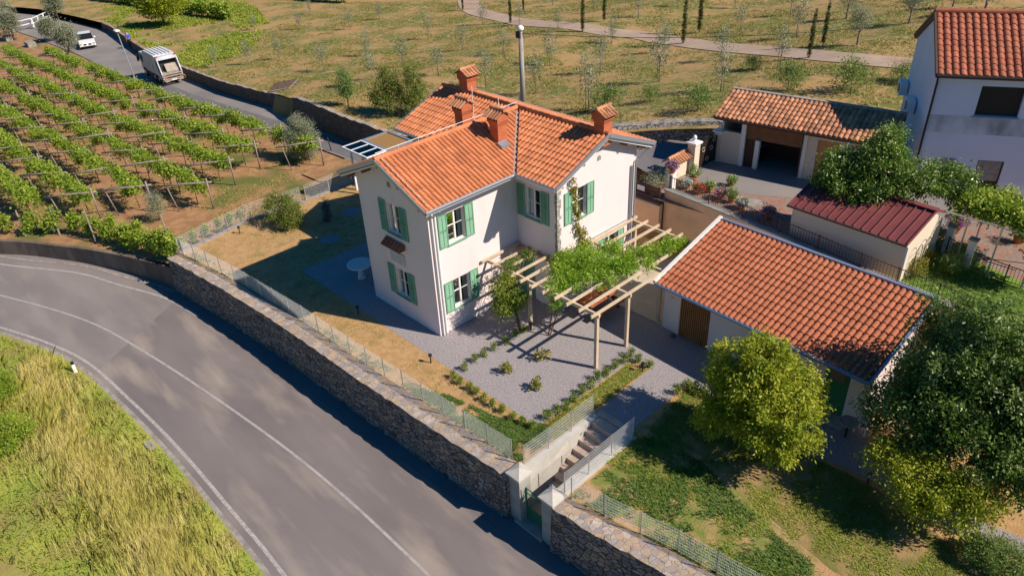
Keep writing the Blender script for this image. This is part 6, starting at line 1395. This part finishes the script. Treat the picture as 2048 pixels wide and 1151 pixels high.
RR = [(.15, .11), (.14, .10), (.17, .11), .055, .085, .075, .06, .048, .038, .035, .06, .048, .038, .035, .085, .06, .042, .045, .085, .06, .042, .045]
bdy = skin('body', J, E_, RR, 'skin')
skin('shirt', [J[0], J[1], J[2], (0, .01, 1.44), J[6], (.225, .01, 1.2), J[10], (-.235, -.03, 1.2)], [(0, 1), (1, 2), (2, 3), (2, 4), (4, 5), (2, 6), (6, 7)], [(.165, .125), (.155, .12), (.185, .13), .075, .078, .068, .078, .068], 'shirt_blue', parent=bdy)
skin('trousers', [(0, 0, .97), J[14], J[15], J[16], J[18], J[19], J[20]], [(0, 1), (1, 2), (2, 3), (0, 4), (4, 5), (5, 6)], [(.16, .12), .10, .075, .06, .10, .075, .06], 'trousers', parent=bdy)
skin('hair', [(0, .0, 1.66), (0, .0, 1.75)], [(0, 1)], [.085, .07], 'hair', parent=bdy)
pe.rotation_euler = (0, 0, R(100)); pe.scale = (1.2, 1.2, 1.2)

# ------------------------------------------------------------ grass
def stuff(o): o['kind'] = 'stuff'; return o
def grass(name, poly, n, h, wd, m, z=0, seed=0, lean=(-.35, -.1, 0), thr=None, s=1.5, zf=None, holes=(), spread=.5, label='', cat='grass'):
    X, Y = scatter(poly, n, seed, holes, thr, s)
    Z = np.full(len(X), float(z)) if zf is None else np.array([zf(a, c) for a, c in zip(X, Y)])
    V, F, t_ = blades(np.stack([X, Y, Z], 1), h, wd, lean, seed, spread)
    t_ = np.clip(.5*np.repeat(vnoise(X, Y, 1.2, seed+9), 1)+.5*t_, 0, 1)
    o = npmesh(name, V, F, t_, m, None, origin=(float(X.mean()), float(Y.mean()), float(Z.mean()))); stuff(o)
    tag(o, label, cat); return o
VP = [(-22.5, -15.5), (-18.64, -13.25), (-13.62, -11.5), (-8.77, -10.95), (-4.05, -10.72), (.33, -10.72), (4.2, -10.8), (4.6, -13.5), (-22, -24)]
nv = lambda P, z: [P]
grass('short_verge_grass', VP, 60000, .12, .018, 'grass_green', zf=zver, seed=200, lean=(-.25, -.1, 0), label='short green roadside grass inside the bend')
DC = catmull([tuple(at(*q, zf=ZR))[:2] for q in [(70, 735), (95, 800), (125, 860), (165, 920), (215, 985), (275, 1050), (335, 1120), (385, 1190)]], 12)
DC = np.array(DC); g_ = np.random.default_rng(201); k_ = g_.integers(0, len(DC), 52000); dn = g_.normal(size=(52000, 2))*np.array([.30, .30])+g_.normal(size=(52000, 2))*.5*(g_.random((52000, 1)) < .22)*2.0
XY = DC[k_]+dn; sel = np.array([y < fE(max(-34, min(26, x)))-.35 for x, y in XY]) & ((.6*vnoise(XY[:, 0], XY[:, 1], 1.1, 5)+.4*vnoise(XY[:, 0], XY[:, 1], .4, 6)+.1*g_.random(52000)) > .42)
XY = XY[sel]; mk = at(153, 747, ZR); XY = XY[np.hypot(XY[:, 0]-mk.x, XY[:, 1]-mk.y) > .6]; PZ = np.array([[x, y, zver(x, y)] for x, y in XY]); V, F, t_ = blades(PZ, .52, .0065, (-.85, .25, 0), 201, .22)
o = npmesh('tall_dry_grass', V, F, np.clip(.6*vnoise(XY[:, 0], XY[:, 1], .9, 15)+.4*t_+.05, 0, 1), 'grass_dry', None, origin=tuple(PZ.mean(0))); stuff(o); tag(o, 'tall straw coloured grass leaning over on the roadside verge', 'grass')
grass('verge_tufts', VP, 26000, .26, .015, 'grass_mix', zf=zver, seed=202, lean=(-.45, .0, 0), thr=.52, s=1.3, label='mixed green and yellow grass tufts on the verge')
GH = [[(-9.4, -1.25), (6.8, -1.25), (6.8, 4.2), (7.8, 4.25), (7.8, .7), (9.5, .7), (9.5, 4), (16, 4.3), (16, 12), (-9.4, 12)], [(-4.8, -.1), (2.5, -.1), (2.5, 12), (-7.2, 12), (-4.8, 4)], [(7.7, -3), (9.8, -3), (9.8, .9), (7.7, .9)]]
LW_ = [(-15.3, -4.45), (-11, -3.85), (-5.3, -3.42), (-.6, -3.25), (4.25, -3.02), (7.7, -2.86), (7.7, -1.2), (-9.4, -1.2), (-9.4, 9.5), (-16, 9), (-16.2, 0)]
grass('lawn_grass', LW_, 60000, .05, .014, 'grass_mix', seed=203, thr=.42, s=1.1, label='thin patchy lawn grass between the stone wall and the gravel')
grass('lawn_fringe', [(-15.4, -4.5), (7.6, -2.9), (7.6, -1.3), (6.4, -1.6), (3.5, -2.5), (-15, -3.9)], 26000, .12, .014, 'grass_lush', seed=204, thr=.50, s=.9, label='lusher green grass along the foot of the wire fence')
grass('corner_grass', [(1.5, -3.05), (4.2, -2.98), (7.6, -2.82), (7.6, -1.25), (6.9, -.9), (5.6, -1.75), (3.2, -2.2)], 26000, .11, .015, 'grass_lush', seed=214, thr=.33, s=.8, label='thick green grass in the lawn corner left of the steps')
grass('hedge_strip_grass', [(6.95, -1.2), (7.7, -1.2), (7.7, 4.1), (6.95, 4.0)], 7000, .07, .013, 'grass_green', seed=205, thr=.35, label='grass in the strip between the box shrubs and the path')
RP = [(9.85, -2.75), (11.2, -2.6), (13.36, -2.2), (15.8, -1.9), (22, -1.0), (22, 2.4), (19, 3.6), (16.5, 4.2), (14, 4.0), (11, 3.8), (9.5, 4.2), (9.5, 1)]
grass('front_lawn_grass', RP, 90000, .08, .016, 'grass_green', seed=206, thr=.44, s=1.3, label='patchy lawn grass under the trees right of the steps')
grass('front_lawn_lush_grass', [(9.85, -2.75), (11.2, -2.6), (13.36, -2.2), (15.8, -1.9), (19, -1.5), (17, .1), (14.3, .6), (12, 1.4), (10, 1.2)], 34000, .13, .017, 'grass_lush', seed=207, thr=.40, s=1.0, label='thick green grass along the wall right of the steps')
HP = [(-64, 14.5), (-48, 13.8), (-38, 13.8), (-33, 13.2), (-25, 12.2), (-18, 12.2), (-13, 13.4), (-8, 15.6), (-2, 19.2), (1, 20.4), (9, 22.5), (9.4, 36), (5, 60), (-30, 62), (-75, 45)]
HT = [(x, y+1.7) for x, y in tr]+[(x, y-1.7) for x, y in reversed(tr)]
grass('hill_grass', HP, 150000, .16, .05, 'grass_hill', zf=lambda x, y: float(zh(x, y)), seed=208, thr=.50, s=2.2, holes=[HT], label='rough patchy meadow grass on the slope behind the villa')
grass('hill_green_patches', HP, 90000, .13, .05, 'leaf_scrub', zf=lambda x, y: float(zh(x, y)), seed=218, thr=.60, s=3.0, holes=[HT], label='greener grass patches on the slope behind the villa')
grass('vineyard_weeds', [(-60, -9), (-30, -9.5), (-17, -4.7), (-16.6, 6), (-20, 8.8), (-60, 9)], 60000, .10, .03, 'grass_mix', zf=lambda x, y: float(zv(x)), seed=209, thr=.58, s=1.6, label='weeds growing in the red vineyard soil')
grass('bank_grass', [(-116, 19), (-98, 19.8), (-83, 17.5), (-66, 14.8), (-57, 14.6), (-58, 19), (-62, 24), (-72, 31), (-85, 36), (-98, 39), (-118, 42)], 60000, .3, .08, 'grass_green', thr=.46, s=5, zf=lambda x, y: float(zh(x, y)), seed=210, label='tall green and yellow grass on the bank above the upper road')
grass('neighbour_grass', [(13.0, 11.4), (22, 10.7), (22, 14.4), (17.5, 14.6), (14.2, 14.9)], 26000, .08, .014, 'grass_lush', z=2.6, seed=211, label='bright green lawn of the neighbouring garden')
